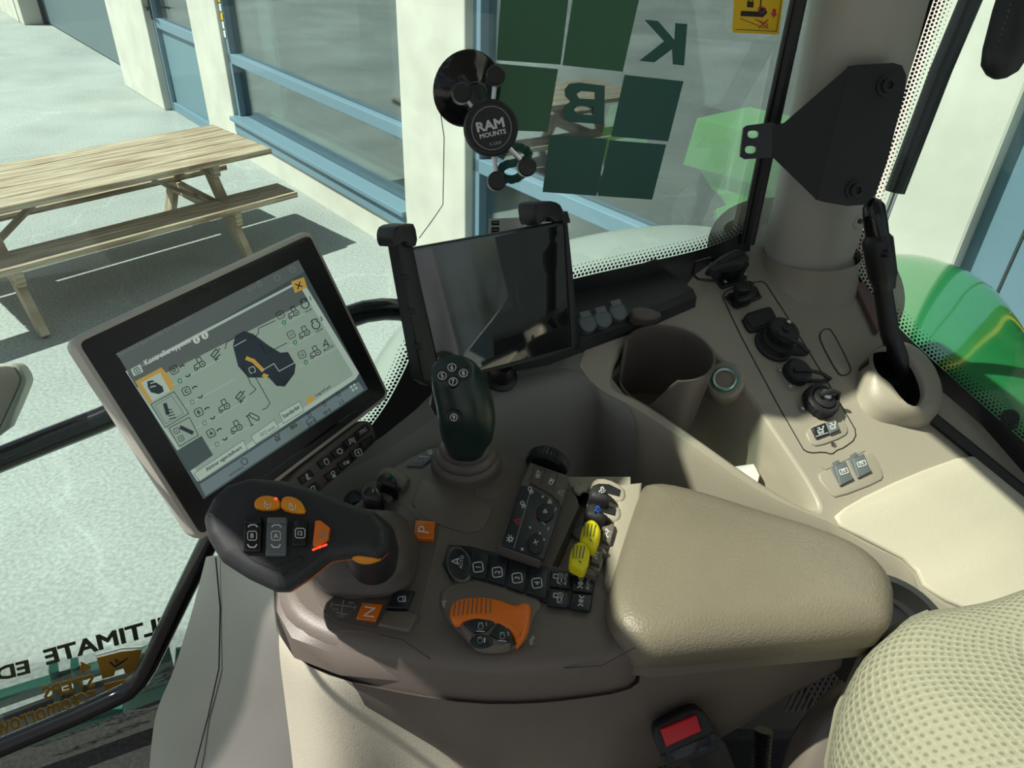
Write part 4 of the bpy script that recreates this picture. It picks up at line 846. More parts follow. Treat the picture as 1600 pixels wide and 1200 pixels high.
m = MB(); m.ppuck(CON, [(752+18*math.cos(t), 1001+10*math.sin(t)) for t in [2*math.pi*k/20 for k in range(20)]], .012, .0145, .001); m.icon(CON.up(.0147), 'engine', (750, 1000), 10, 3, .0002, 1, 1.5); m.stroke(CON.up(.0147), [(757, 997), (757, 1003)], 2, .0002, 1); m.build('key', ['navy', 'white'], tk)
m = MB(); m.icon(CON, 'turtle', (831, 1001), 18, 75, .0006, 0); tag(m.build('turtle_mark', 'dimwhite', cs, smooth=0)); m = MB(); m.icon(CON, 'hare', (693, 942), 14, 75, .0034, 0); m.build('hare_mark', 'dimwhite', cs, smooth=0)

# pod with the light, fan and radio keys and the ribbed wheel at its end
POD = Frame((.05, .6, -.556), (1, 0, 0), (.06, 0, 1))
m = MB(); m.ppuck(POD, [(828, 720), (890, 742), (886, 765), (845, 875), (780, 850), (815, 750)], -.018, 0, .004); pod = m.build('key_pod', 'taupe', cs)
m = MB(); m.ppuck(POD, [(814, 757), (832, 762), (878, 790), (850, 874), (783, 850)], 0, .0025, .0012)
m.stroke(POD, [(830, 764), (803, 856)], .9, .0028, 1)
for c, ic, mi in (((829, 766), 'work', 2), ((817, 788), 'work', 2), ((808, 814), 'tri', 3), ((797, 842), 'rays', 2)): m.icon(POD, ic, c, 11, 70, .0029, mi, 1.3)
for c, ic, mi, z in (((848, 776), 'plus', 2, 4), ((859, 784), 'fan', 2, 8), ((868, 796), 'minus', 2, 5), ((856, 798), 'fan', 2, 7), ((837, 806), 'plus', 3, 5), ((857, 826), 'minus', 2, 5), ((828, 824), 'tri', 2, 3), ((816, 858), 'plus', 2, 5), ((850, 843), 'cross', 2, 3), ((843, 834), 'dots', 2, 5)): m.icon(POD, ic, c, z, 60, .0029, mi, 1.1)
for a_ in ([(842, 811), (852, 820)], ): m.stroke(POD, a_, 1.2, .0029, 2)
m.build('keypad', ['navy', 'dimwhite', 'white', 'redprint'], pod)
for c, rx, ry in (((852, 800), 15, 14), ((837, 848), 14, 16)):
    m = MB(); m.ppuck(POD, [(c[0]+rx*math.cos(t)*.9, c[1]+ry*math.sin(t)) for t in [2*math.pi*k/22 for k in range(22)]], .0025, .005, .0015); m.icon(POD, 'cross' if c[1] > 830 else 'fan', (c[0], c[1]-1), 7, 60, .0053, 1, 1.1); m.build('key', ['matte', 'white'], pod)
m = MB(); m.ppuck(POD, [(835, 727), (888, 745), (884, 760), (875, 785), (862, 772), (828, 753)], 0, .003, .001); m.word(POD, 'SET', (841, 741), 6, 72, .0033, 1, bold=.02); m.icon(POD, 'lock', (861, 753), 10, 60, .0033, 1, 1.3); m.icon(POD, 'boom', (877, 769), 9, 60, .0033, 2, 1.2)
m.stroke(POD, [(852, 734), (845, 757)], 1, .0032, 3); m.stroke(POD, [(871, 741), (864, 768)], 1, .0032, 3); m.build('keypad', ['taupe_d', 'white', 'dimwhite', 'blackprint'], pod)
a_, b_ = POD.hit(836, 733, -.012), POD.hit(868, 752, -.012); ax = (POD.hit(862, 716, -.005)-POD.hit(852, 735, -.005)).normalized()
m = MB(); c = POD.hit(855, 727, -.012); wf = Frame(c, GU, ax+V((0, 0, .25))); m.lathe(wf, (0, 0), [(.020, -.006), (.025, -.003), (.0255, .006), (.022, .011), (.010, .012)], n=72, ridges=36, rd=.05); m.build('ribbed_wheel', 'black', cs, smooth=30)
# round key in the bay and the little oval at its top
m = MB(); BAYF = CON.up(-.020); m.ppuck(BAYF, [(905+15*math.cos(t), 815+26*math.sin(t)) for t in [2*math.pi*k/24 for k in range(24)]], 0, .004, .002); m.icon(BAYF, 'key', (905, 815), 10, 80, .0045, 1, 1.2); m.build('bay_dial', ['grey', 'dimwhite'], cs)
m = MB(); m.ppuck(CON, [(897, 753), (907, 757), (910, 768), (905, 772), (896, 766)], .0, .004, .001, rnd=1); m.ppuck(CON, [(905, 753), (920, 757), (917, 766), (908, 768)], 0, .003, .001); m.build('side_key', 'beige', cs)

# paddle levers: light ones with dark heads, then two with yellow grips
def paddle(name, pts, mt, label=None, ic=None):     # frame tray
    m = MB(); m.ppuck(CON, pts, -.004, .012, .003, rnd=1); return tag(m.build(name, mt, cs), label)
LEV = (((922, 770), 0, 'white'), ((915, 800), 1, 'blueprint'))
for (x, y), i, pm in LEV:
    h_ = .010
    m = MB(); m.ppuck(CON, [(x+5, y-24), (x+28, y-24), (x+55, y-10), (x+57, y+8), (x+46, y+14), (x+12, y-2), (x, y-8)], -.02, h_, .004, rnd=1); m.build('lever_housing', 'beige', cs)
    m = MB(); m.ppuck(CON, [(x+12, y-15), (x+30, y-14), (x+48, y-5), (x+46, y+5), (x+20, y-2)], h_, h_+.0012, .0008, rnd=0); m.build('lever_slot', 'black', cs)
    m = MB(); f = CON; m.ppuck(CON, [(x-2, y+2), (x+1, y-14), (x+12, y-19), (x+24, y-12), (x+32, y+2), (x+30, y+8), (x+10, y+6)], h_-.004, h_+.018, .007, rnd=1); m.icon(CON.up(h_+.0182), 'tractor', (x+18, y-4), 9, 20, .0003, 1, 1.4); tag(m.build('lever_head', ['matte', pm], cs), 'dark lever head with a %s mark' % ('blue' if i else 'white'))
for (x, y) in ((924, 834), (907, 868)):
    m = MB(); m.ppuck(CON, [(x-14, y+10), (x-8, y-2), (x+12, y-10), (x+34, y-20), (x+40, y-12), (x+33, y+18), (x+26, y+24), (x+10, y+14)], -.02, .008, .004, rnd=1); m.build('lever_housing', 'beige', cs)
    m = MB(); m.ppuck(CON, [(x+17, y-12), (x+34, y-18), (x+37, y-10), (x+30, y+14), (x+16, y+8)], .008, .014, .002); m.icon(CON.up(.0142), 'load', (x+26, y-1), 13, 75, .0003, 1, 1.5); m.build('lever_plate', ['taupe', 'white'], cs)
    m = MB(); m.ppuck(CON, [(x-18, y+8), (x-15, y-12), (x-8, y-24), (x+4, y-26), (x+14, y-16), (x+16, y-4), (x+10, y+14), (x+4, y+20), (x-6, y+14)], .013, .028, .006, rnd=1)
    for k in range(4): m.stroke(CON.up(.0284), [(x-10+k*5.5, y-17+k), (x-12+k*5, y+4)], 1.5, .0002, 1)
    tag(m.build('lever_grip', ['yellow', 'taupe_d'], cs, smooth=60), 'yellow ribbed grip')
    m = MB(); m.ppuck(CON, [(x-18, y+10), (x-6, y+6), (x+6, y+12), (x+26, y+24), (x+24, y+30), (x+4, y+22), (x-16, y+18)], .0, .016, .004, rnd=1); m.build('lever_fork', 'taupe', cs)
# label plate and raised pads by the joystick; front pair of finger levers
m = MB(); m.ppuck(CON, [(635, 727), (672, 700), (682, 702), (681, 712), (660, 728)], 0, .0025, .001); m.stroke(CON, [(655, 713), (670, 714)], 1.2, .0028, 1); 
for c in ((648, 722), (656, 721), (664, 720)): m.icon(CON, 'dots', c, 6, 20, .0028, 1, 1.2)
m.icon(CON, 'seat', (671, 706), 9, 20, .0028, 1, 1.3); m.build('label_plate', ['greycap', 'white'], cs)
m = MB(); m.ppuck(CON, [(655, 752), (662, 747), (770, 790), (765, 810), (745, 835), (690, 822), (640, 795)], 0, .0014, .0014, rnd=1); m.ppuck(CON, [(740, 755), (790, 765), (778, 780), (742, 778)], 0, .001, .001, rnd=1); m.build('raised_pad', 'taupe', cs, smooth=60)
for (x, y), pm in (((600, 745), 'greenprint'), ((578, 766), 'white')):
    m = MB(); m.ppuck(CON, [(x-6, y-14), (x+12, y-18), (x+42, y-2), (x+34, y+12), (x+24, y+18), (x+4, y+2), (x-16, y+4)], -.02, .008, .003, rnd=1); m.build('lever_housing', 'taupe', cs)
    m = MB(); m.ppuck(CON, [(x-14, y+4), (x-8, y-8), (x+4, y-12), (x+16, y-6), (x+22, y+8), (x+20, y+16), (x+4, y+10)], .004, .024, .006, rnd=1); m.icon(CON.up(.0243), 'axle' if pm == 'white' else 'tractor', (x+8, y+1), 7, 10, .0002, 1, 1.6); tag(m.build('lever_head', ['black', pm], cs), 'black finger lever head')

# ================================================================ joystick
js = thing('joystick', CON.hit(730, 730), 'black joystick with numbered thumb buttons on a ribbed taupe gaiter', 'joystick')
m = MB(); B0 = CON.hit(729, 728); jf = Frame(B0, (1, 0, 0), V((-.02, -.05, 1)))
m.lathe(jf, (0, 0), [(.043, 0), (.0405, .004), (.041, .008), (.039, .012), (.035, .015), (.0365, .019), (.034, .023), (.030, .026), (.031, .030), (.028, .035), (.023, .042), (.018, .046)], n=40, fac=(1, .95)); m.build('gaiter', 'taupe', js, smooth=60)
def oring(c, dirn, rx, ry, n=32, sq=0):
    f = Frame(c, (1, 0, 0), dirn); out = []
    for k in range(n):
        t = 2*math.pi*k/n; ct, st = math.cos(t), math.sin(t); e = 1-sq
        out.append(f.w(rx*math.copysign(abs(ct)**e, ct), ry*math.copysign(abs(st)**e, st)))
    return out
tz = B0.dot(CF)
J = lambda x, y, t: atd(x, y, t)
m = MB(); cs_ = [((728, 700), .815, .021, .021), ((728, 692), .81, .023, .023), ((730, 676), .80, .0285, .027), ((730, 655), .787, .0305, .029), ((727, 635), .775, .030, .030), ((721, 612), .765, .0285, .029), ((714, 595), .757, .0265, .026), ((711, 586), .75, .024, .023)]
loops = []; pts = [J(*c, t) for c, t, a, b in cs_]
for i, (c, t, a, b) in enumerate(cs_):
    d = (pts[min(i+1, len(pts)-1)]-pts[max(0, i-1)]).normalized(); loops.append(oring(pts[i], d, a, b, sq=.15))
dtop = V((-.02, -.55, .83)).normalized(); ct = J(709, 580, .74)
loops.append(oring(ct, dtop, .0225, .0185)); loops.append(oring(ct+dtop*.003, dtop, .019, .0155)); loops.append(oring(ct+dtop*.004, dtop, .010, .008))
m.loft(loops, cap0=True, cap1=True); m.build('grip', 'darkgreen', js, smooth=80)
jt = Frame(ct+dtop*.004, CR, dtop)
for s_, (x, y) in (('5', (691, 587)), ('6', (706, 574)), ('8', (724, 583)), ('7', (708, 596))):
    m = MB(); c = jt.px(x, y); m.lathe(jt, c, [(.0062, -.008), (.0062, .0006), (.005, .0014)], n=16); m.word(jt, s_, (x, y), 7.5, 8, .0018, 1, bold=.03); m.ring(jt, (x, y), 6.5, 6, 1.1, .0017, 1, 12); m.build('button', ['black', 'white'], js)
q = J(709, 652, .742); bf = Frame(q, CR, V((-.05, -.85, .45))); m = MB(); m.lathe(bf, bf.px(709, 652), [(.0075, -.012), (.0075, .0002), (.006, .001), (.0055, .0002)], n=18); m.word(bf, '9', (709, 652), 7, 5, .0008, 1, bold=.03); m.ring(bf, (709, 652), 5.5, 5.5, 1, .0008, 1, 12); m.build('button', ['black', 'white'], js)
m = MB(); m.tube([J(683, 612, .775), J(682, 630, .785), J(686, 645, .79)], [.006, .008, .005], n=10); m.build('side_trigger', 'black', js)
# ================================================================ drive lever
dl = thing('drive_lever', CON.hit(580, 880), 'big black drive lever with orange and grey buttons on its broad head', 'lever')
HN = V((.10, -.55, .83)).normalized(); HF = Frame(atd(440, 830, .605), (1, 0, 0), HN)
head = [(315, 806), (330, 775), (352, 755), (388, 744), (440, 748), (500, 765), (545, 785), (585, 797), (606, 820), (608, 856), (590, 872), (560, 866), (515, 872), (480, 900), (448, 921), (430, 921), (385, 900), (343, 873), (322, 838)]
hp = ccw(HF.pxs(soft(head, .08), 0)); m = MB(); L = []
for h_, ins in ((-.030, .018), (-.026, .008), (-.020, .002), (-.012, -.001), (-.005, .001), (-.001, .005), (0, .010)): L.append([HF.w(x, y, h_) for x, y in inset(hp, ins)])
m.loft(L, cap0=True, cap1=True)
m.build('head', 'softblack', dl, smooth=70)
m = MB(); bl_ = inset(hp, -.0004); m.loft([[HF.w(x, y, h_) for x, y in inset(bl_, i_)] for h_, i_ in ((-.028, .006), (-.0265, .001), (-.0225, .001), (-.021, .005))], cap0=True, cap1=True); m.build('rim_strip', 'orange', dl, smooth=60)
# neck down to the gaiter
m = MB(); nk = [(atd(530, 822, .635), .024, .018), (atd(560, 832, .645), .026, .02), (atd(575, 845, .66), .025, .023), (atd(582, 862, .68), .024, .024), (atd(584, 880, .70), .022, .022)]
loops = []; P = [n_[0] for n_ in nk]
for i, (c, a, b) in enumerate(nk): loops.append(oring(c, (P[max(0, i-1)]-P[min(i+1, 4)]).normalized(), a, b))
m.loft(loops, cap0=True, cap1=True); m.build('neck', 'softblack', dl, smooth=80)
m = MB(); q = [(532, 862), (550, 857), (575, 859), (597, 872), (590, 880), (572, 885), (555, 882), (543, 872)]; of = Frame(atd(570, 872, .612), (1, 0, 0), V((.0, -.8, .6))); m.ppuck(of, q, -.02, .0, .006, rnd=1); m.build('trigger', 'amber', dl, smooth=70)
m = MB(); gf = CON; g0 = CON.px(572, 888)
def sqr(cx0, cy0, rx, ry, h_, n=40, e=.62):
    o = []
    for k in range(n):
        t = 2*math.pi*k/n; ct_, st_ = math.cos(t), math.sin(t); o.append(gf.w(cx0+rx*math.copysign(abs(ct_)**e, ct_), cy0+ry*math.copysign(abs(st_)**e, st_), h_))
    return o
g0 = CON.px(575, 880)
m.loft([sqr(*g0, .050, .046, .003), sqr(*g0, .050, .046, .010), sqr(*g0, .047, .043, .013), sqr(*g0, .047, .043, .018), sqr(g0[0], g0[1]+.002, .045, .041, .026), sqr(g0[0]+.003, g0[1]+.004, .036, .034, .038), sqr(g0[0]+.004, g0[1]+.004, .024, .024, .046)], cap1=True); m.build('gaiter', 'taupe_d', dl, smooth=60)
# recessed button field
m = MB(); m.ppuck(HF, [(395, 775), (480, 782), (515, 815), (516, 850), (480, 885), (445, 898), (380, 870), (368, 840), (372, 800)], -.002, .0012, .001, rnd=1); m.build('button_field', 'matte', dl)
m = MB(); m.ppuck(HF, [(395, 786), (402, 776), (415, 773), (428, 775), (437, 781), (437, 797), (400, 797)], .001, .006, .0022, rnd=1); m.icon(HF.up(.0062), 'cruise', (418, 789), 13, 0, .0002, 1, 1.3); m.disc(HF, (431, 779), 2.5, 2, .0064, 2, 8); m.build('cruise_button', ['amber', 'white', 'redled'], dl)
m = MB(); m.ppuck(HF, [(438, 781), (445, 774), (460, 776), (472, 784), (479, 802), (460, 802), (438, 796)], .001, .006, .0022, rnd=1); m.icon(HF.up(.0062), 'cruise', (457, 791), 13, 0, .0002, 1, 1.3); m.build('cruise_button', ['amber', 'white'], dl)
for s_, x, mt_, w_ in (('B', 394, 'gloss', 12), ('A', 431, 'key_grey', 14)):
    m = MB(); q = [(x-w_-1, 810), (x+w_+3, 810), (x+w_+1, 862 if s_ == 'B' else 868), (x-w_-3, 862 if s_ == 'B' else 868)]; m.ppuck(HF, q, .001, .007, .002)
    f = HF.up(.0073); m.icon(f, 'box', (x, 837), 14, 0, 0, 1, 1.2); m.word(f, s_, (x, 837), 7.5, 0, 0, 1, bold=.04); m.stroke(f, [(x-6, 823), (x-3, 820), (x+5, 820), (x+8, 823)], 2, 0, 1); m.stroke(f, [(x-7, 851), (x-4, 855), (x+4, 855), (x+7, 851)], 2, 0, 1)
    m.ppuck(HF, [(x-w_, 808), (x+w_+2, 808), (x+w_+2, 817), (x-w_, 817)], .005, .0095, .001, 0); tag(m.build('rocker_button', [mt_, 'white'], dl), 'grey A rocker button' if s_ == 'A' else 'black B rocker button')
m = MB(); m.ppuck(HF, [(457, 812), (480, 812), (478, 852), (456, 854)], .001, .006, .0015); f = HF.up(.0063); m.icon(f, 'box', (469, 833), 15, 0, 0, 1, 1.2); m.word(f, '12', (469, 833), 7, 0, 0, 1, bold=.03); m.build('thumb_button', ['gloss', 'white'], dl)
m = MB(); m.ppuck(HF, [(492, 813), (500, 812), (515, 824), (512, 842), (490, 855), (488, 850)], .001, .009, .002, rnd=0); m.icon(HF.up(.0093), 'tractor', (504, 834), 10, 0, 0, 1, 1); tag(m.build('reverser_button', ['orange', 'dimwhite'], dl), 'orange side button')
m = MB()
for k in range(3): m.stroke(HF.up(.0015), [(489+k*8, 859-k*3), (494+k*8, 857-k*3)], 3, .0003)
m.build('indicator_lamps', 'redled', dl, smooth=0)
m = MB(); m.ppuck(HF, [(432, 885), (470, 868), (476, 876), (440, 898)], .001, .0025, .001)
for k in range(7): m.stroke(HF.up(.0026), [(445+k*4, 893-k*2.3), (440+k*4, 884-k*2.0)], .9, .0002, 1)
m.build('grip_pad', ['softblack', 'black'], dl)

# ================================================================ display
o_ = V((-.369, .528, -.334)); ux = V((.138, .232, .007)); dn = V((.08, -.038, -.185))
DF = Frame(o_, ux, ux.cross(-dn))
ds = thing('touch_display', DF.hit(420, 780, -.02), 'large tilted touch display in a pale frame showing a controller setup page', 'display')
bez = [(122, 536), (482, 367), (603, 617), (313, 836)]
def rc(q, k=.06):          # round the corners of a quad
    o = []
    for i in range(4):
        a, b, c = V(q[i-1]), V(q[i]), V(q[(i+1) % 4])
        for t in (0, .3, .7, 1): 
            p1 = b+(a-b)*k*(1-t)**2; o.append(tuple(p1+(c-b)*k*t**2))
    return o
m = MB(); bq = ccw(DF.pxs(rc(bez, .03))); m.loft([[DF.w(x, y, h_) for x, y in inset(bq, i_)] for h_, i_ in ((-.034, .016), (-.030, .002), (-.018, -.004), (-.004, -.006), (.0006, -.004), (.0012, -.0005))], cap0=True, cap1=True); m.build('housing', 'alu', ds, smooth=40)
m = MB(); m.puck(DF, bq, 0, .0022, .0008); m.word(DF, 'JOHN DEERE', (332, 448), 15, 27.5, .0024, 1, bold=.015, wid=108); m.stroke(DF, [(365, 780), (582, 622)], 3, .0024, 2); 
m.disc(DF, (334, 782), 3, 3, .0024, 1, 10); m.build('bezel', ['black', 'matte', 'gloss'], ds)
SCP = dict(emit=None)
def smat(name, rgb, e):
    c = srgb(*rgb); M[name] = mat(name, (c[0]*.12, c[1]*.12, c[2]*.12, 1), .22, emit=(c, e)); return name
E_ = .62
names = [smat('screen_page', (150, 172, 155), E_), smat('screen_bar', (92, 102, 98), E_), smat('screen_dark', (70, 84, 84), E_), smat('screen_line', (165, 185, 170), E_), smat('screen_ink', (28, 36, 38), E_), smat('screen_gold', (196, 160, 72), E_), smat('screen_light', (178, 198, 184), E_), smat('screen_blue', (112, 130, 132), E_), smat('screen_green', (30, 120, 60), E_), smat('screen_faint', (110, 128, 122), E_), smat('screen_grip', (40, 50, 56), E_), smat('screen_glow', (205, 215, 205), E_)]
PG, BAR, DK, LN, INK, GD, LT, BL, GR, FT, GP, WH = range(12)
sf = DF.up(.0023); m = MB()
scr = [(182, 552), (466, 406), (575, 608), (318, 780)]
def uvp(u, v): 
    TL, TR, BR, BL_ = [V(q) for q in scr]; return tuple((TL*(1-u)+TR*u)*(1-v)+(BL_*(1-u)+BR*u)*v)
m.flat(sf, scr, 0, DK)
h1 = .0003
m.flat(sf, [uvp(0, 0), uvp(1, 0), uvp(1, .09), uvp(0, .14)], h1, FT+0 if False else BAR)
m.flat(sf, [(196, 580), (468, 438), (474, 440), (561, 583), (556, 592), (316, 750), (308, 752)], h1*1, LT)
m.flat(sf, [(200, 584), (466, 443), (482, 470), (214, 606)], h1*2, BAR)
m.flat(sf, [(214, 606), (482, 470), (548, 578), (552, 586), (316, 741), (311, 741)], h1*2, PG)
m.flat(sf, [(455, 440), (475, 433), (480, 449), (461, 458)], h1*3, GD); m.icon(sf, 'cross', (467, 446), 10, 27, h1*4, INK, 1.8)
m.word(sf, 'Standard kjøreside for traktor', (241, 526), 8, 27.5, h1*4, FT, wid=132)
m.word(sf, 'Kontrolleroppsett', (262, 550), 11, 27.5, h1*4, WH, wid=80, bold=.03)
m.flat(sf, [(204, 577), (219, 569), (224, 581), (209, 588)], h1*3, LT); m.icon(sf, 'arrowup', (214, 579), 8, 27, h1*4, INK, 1.2)
for x, y in ((307, 531), (320, 524)): m.disc(sf, (x, y), 5.5, 6, h1*4, WH, 14); m.word(sf, 'i', (x, y), 7, 25, h1*5, INK, bold=.03)
m.word(sf, '16:19', (393, 451), 5, 27, h1*4, FT); m.icon(sf, 'engine', (405, 443), 9, 27, h1*4, FT, 1)
for x, y in ((433, 434), (457, 421)): m.ring(sf, (x, y), 4.5, 4.5, 1, h1*4, FT, 12)
# left tabs
m.flat(sf, [(211, 596), (252, 574), (263, 586), (272, 602), (272, 608), (233, 630)], h1*3, GD); m.flat(sf, [(220, 598), (250, 582), (266, 611), (238, 627)], h1*4, LT)
m.flat(sf, [(230, 596), (238, 594), (254, 604), (256, 612), (248, 616), (236, 613), (231, 605)], h1*5, GP)
for y in (599, 605): m.stroke(sf, [(235, y), (243, y-2)], 1.5, h1*6, LT)
m.stroke(sf, [(236, 632), (272, 612), (295, 646), (258, 668), (236, 632)], 1, h1*4, INK); m.stroke(sf, [(242, 634), (268, 618), (287, 646), (259, 662), (242, 634)], 1, h1*4, FT)
m.stroke(sf, [(258, 632), (262, 646)], 6, h1*5, GP)
for k in range(4): m.stroke(sf, [(260+k*1.6, 640+k*5), (268+k*2.2, 640+k*4)], 1.6, h1*5, GP)
m.stroke(sf, [(264, 669), (296, 652), (310, 680), (280, 698), (264, 669)], 1, h1*4, INK); m.stroke(sf, [(283, 668), (300, 676)], 6, h1*5, GP)
for s_, c in (('1', (276, 673)), ('4', (283, 685))): m.icon(sf, 'box', c, 8, 27, h1*4, INK, .9); m.word(sf, s_, c, 4.5, 25, h1*4, INK)
m.flat(sf, [(277, 704), (315, 681), (333, 711), (297, 736)], h1*4, DK)
# rows D C B A
for k, s_ in enumerate('DCBA'):
    x, y = 272+k*19.3, 578+k*33
    m.icon(sf, 'box', (x, y), 12, 27, h1*4, INK, 1.2); m.word(sf, s_, (x, y), 6.5, 27, h1*4, INK, bold=.04)
    m.icon(sf, 'arcs', (x+13, y-6), 8, 27, h1*4, INK, 1.8); m.icon(sf, 'cup', (x+22, y+9), 8, 27, h1*4, INK, 1.8)
    m.ring(sf, (x+9, y+17), 3, 3.4, 1.4, h1*4, GR if k == 0 else FT, 10)
    if k != 1: m.icon(sf, 'tractor', (x+38, y-10), 17, 27, h1*4, INK, 1.3); 
    if k in (0, 2): m.icon(sf, 'flask', (x+64, y-26), 16, 0, h1*4, INK, 1.6)
    if k == 3: m.icon(sf, 'boom', (x+66, y-24), 18, 27, h1*4, INK, 1.4)
    m.stroke(sf, [(x-4, y+25), (x+74, y-18)], .8, h1*3, LT)
# right column
for k in range(3):
    x, y = 438+k*17, 492+k*31
    m.icon(sf, 'box', (x, y), 11, 27, h1*4, INK, 1); m.word(sf, str(10+k), (x, y), 5, 27, h1*4, INK, bold=.02); m.icon(sf, 'tractor', (x+19, y-4), 16, 27, h1*4, INK, 1.2)
    m.ring(sf, (x+6, y+12), 2.6, 3, 1.4, h1*4, GR, 10)
    if k < 2: m.icon(sf, 'engine', (x+38, y-18+k), 17, 22, h1*4, INK, 1.5); m.word(sf, str(k+1), (x+47, y-26+k), 6, 20, h1*4, INK, bold=.03); m.word(sf, 'n/min', (x+44, y-7), 4, 27, h1*4, INK, bold=.02)
    else: m.icon(sf, 'nav', (x+37, y-18), 11, 10, h1*4, INK, 1.3); m.word(sf, 'AUTO', (x+41, y-10), 4.5, 27, h1*4, INK, bold=.02)
    m.stroke(sf, [(x-4, y+19), (x+54, y-10)], .8, h1*3, LT)
# picture of the lever
m.flat(sf, [(364, 540), (368, 524), (382, 517), (396, 522), (420, 540), (438, 551), (450, 550), (462, 570), (460, 584), (445, 604), (432, 603), (420, 590), (388, 590), (372, 572)], h1*4, GP)
m.stroke(sf, [(386, 560), (396, 564), (410, 578)], 6, h1*5, GD); m.flat(sf, [(412, 583), (420, 586), (416, 592), (409, 588)], h1*5, GD); m.icon(sf, 'box', (394, 578), 9, 20, h1*5, LT, 1)
for p_ in ([(366, 541), (384, 531)], [(396, 530), (404, 520), (404, 513), (430, 501)], [(406, 537), (416, 552), (448, 536)], [(408, 580), (428, 568), (436, 580), (460, 567)], [(380, 573), (392, 600), (400, 608), (396, 612), (390, 617)], [(394, 580), (422, 630), (416, 638), (410, 640)], [(352, 545), (354, 535), (382, 520)]): m.stroke(sf, p_, 1.1, h1*6, LT if p_[0][0] in (366, 408) else INK)
# buttons along the foot
def btn(q, s_, c, hh, w_, fnt=INK): m.flat(sf, q, h1*4, LT); m.stroke(sf, q, 1, h1*5, FT, True); m.word(sf, s_, c, hh, 33, h1*6, fnt, bold=.02, wid=w_)
btn([(303, 740), (380, 688), (387, 702), (312, 752)], 'Aktiver egendefinert', (350, 717), 7.5, 66); btn([(392, 682), (428, 656), (436, 668), (400, 694)], 'ISO-aux', (418, 673), 6, 26, FT); btn([(436, 645), (468, 627), (475, 642), (443, 662)], 'Standarder', (455, 643), 6.5, 31)
m.word(sf, 'Lagre/Last', (505, 611), 6, 33, h1*5, INK, wid=28); m.flat(sf, [(478, 624), (487, 617), (491, 625), (482, 632)], h1*4, GD)
m.flat(sf, [(312, 757), (560, 596), (569, 609), (321, 775)], h1*1.5, BL)
m.flat(sf, [(446, 673), (470, 657), (478, 668), (456, 684)], h1*2, FT)
m.word(sf, 'ISO', (459, 666), 6, 33, h1*4, INK, bold=.06)
for s_, c in (('50.0', (487, 660)), ('50.0', (511, 643)), ('2.2', (533, 628))): m.word(sf, s_, c, 5.5, 33, h1*4, INK, bold=.01); m.icon(sf, 'engine', (c[0]-4, c[1]-12), 7, 33, h1*4, INK, .8)
m.icon(sf, 'box', (487, 660), 14, 33, h1*4, INK, .9); m.word(sf, 'AUTOTRAC', (370, 736), 3.6, 33, h1*4, INK); m.ring(sf, (382, 721), 5, 5, 1, h1*4, INK, 12); m.icon(sf, 'load', (434, 684), 10, 33, h1*4, INK, 1)
for a_, b_ in ((0, 0), (5, -3), (3, 5), (8, 2)): m.flat(sf, [(546+a_, 604+b_), (549+a_, 602+b_), (551+a_, 605+b_), (548+a_, 607+b_)], h1*4, LT)
m.build('screen', names, ds, smooth=0)
# key strip fixed under the display
KF = Frame(DF.hit(530, 710, .004), ux, DF.n)
m = MB(); m.ppuck(KF, [(440, 755), (560, 662), (573, 656), (584, 662), (590, 688), (582, 698), (505, 765), (470, 800), (430, 800)], -.022, 0, .004, rnd=1); kk = m.build('key_strip', 'taupe_d', ds)
for (x, y), s_ in zip(((480, 745), (510, 721), (531, 705), (550, 689), (568, 674), (489, 764), (521, 741), (541, 723), (560, 707), (576, 691)), ('pen', 'engine', 'gear', 'display', 'ITEC', 'note', 'lamp', 'dots', 'arrowup', '')):
    m = MB(); m.ppuck(KF, [(x-13, y+2), (x+6, y-11), (x+12, y-2), (x-6, y+12)], 0, .003, .0012)
    f = KF.up(.0032)
    if s_ == 'ITEC': m.word(f, s_, (x, y-1), 6, 35, 0, 1, bold=.02, wid=13)
    elif s_: m.icon(f, s_, (x, y), 10, 20, 0, 1, 1.3)
    m.build('key', ['black', 'white'], kk)
m = MB(); m.tube([DF.hit(400, 700, -.02), DF.hit(520, 745, -.09), CON.hit(560, 800, -.02)], .014, n=12); m.build('arm', 'black', ds)

# ================================================================ tablet in its holder
ux = V((.172, .176, -.042)); dn = V((.033, -.033, -.165)); 
TF = Frame(V((-.114, .736, -.317)), ux, ux.cross(-dn))
tb = thing('tablet', TF.hit(780, 480, -.01), 'black tablet with a blank glossy screen held in a clamp before the glass', 'tablet')
tq = [(643, 390), (880, 346), (886, 350), (906, 540), (900, 546), (697, 600), (688, 592)]
tq = [(642, 388), (882, 345), (906, 543), (690, 602)]
m = MB(); m.ppuck(TF, rc(tq, .03), -.008, 0, .002); m.build('body', 'matte', tb)
m = MB(); m.puck(TF, inset(ccw(TF.pxs(rc(tq, .03))), .0015), .0, .0008, .0003); m.build('screen', 'tabglass', tb)
th = thing('tablet_holder', PAN.hit(790, 575), 'black cradle with raised corner hooks clamping the tablet', 'tablet holder')
m = MB(); m.ppuck(TF, [(660, 400), (870, 360), (890, 530), (700, 585)], -.020, -.009, .003); m.build('back_plate', 'matte', th)
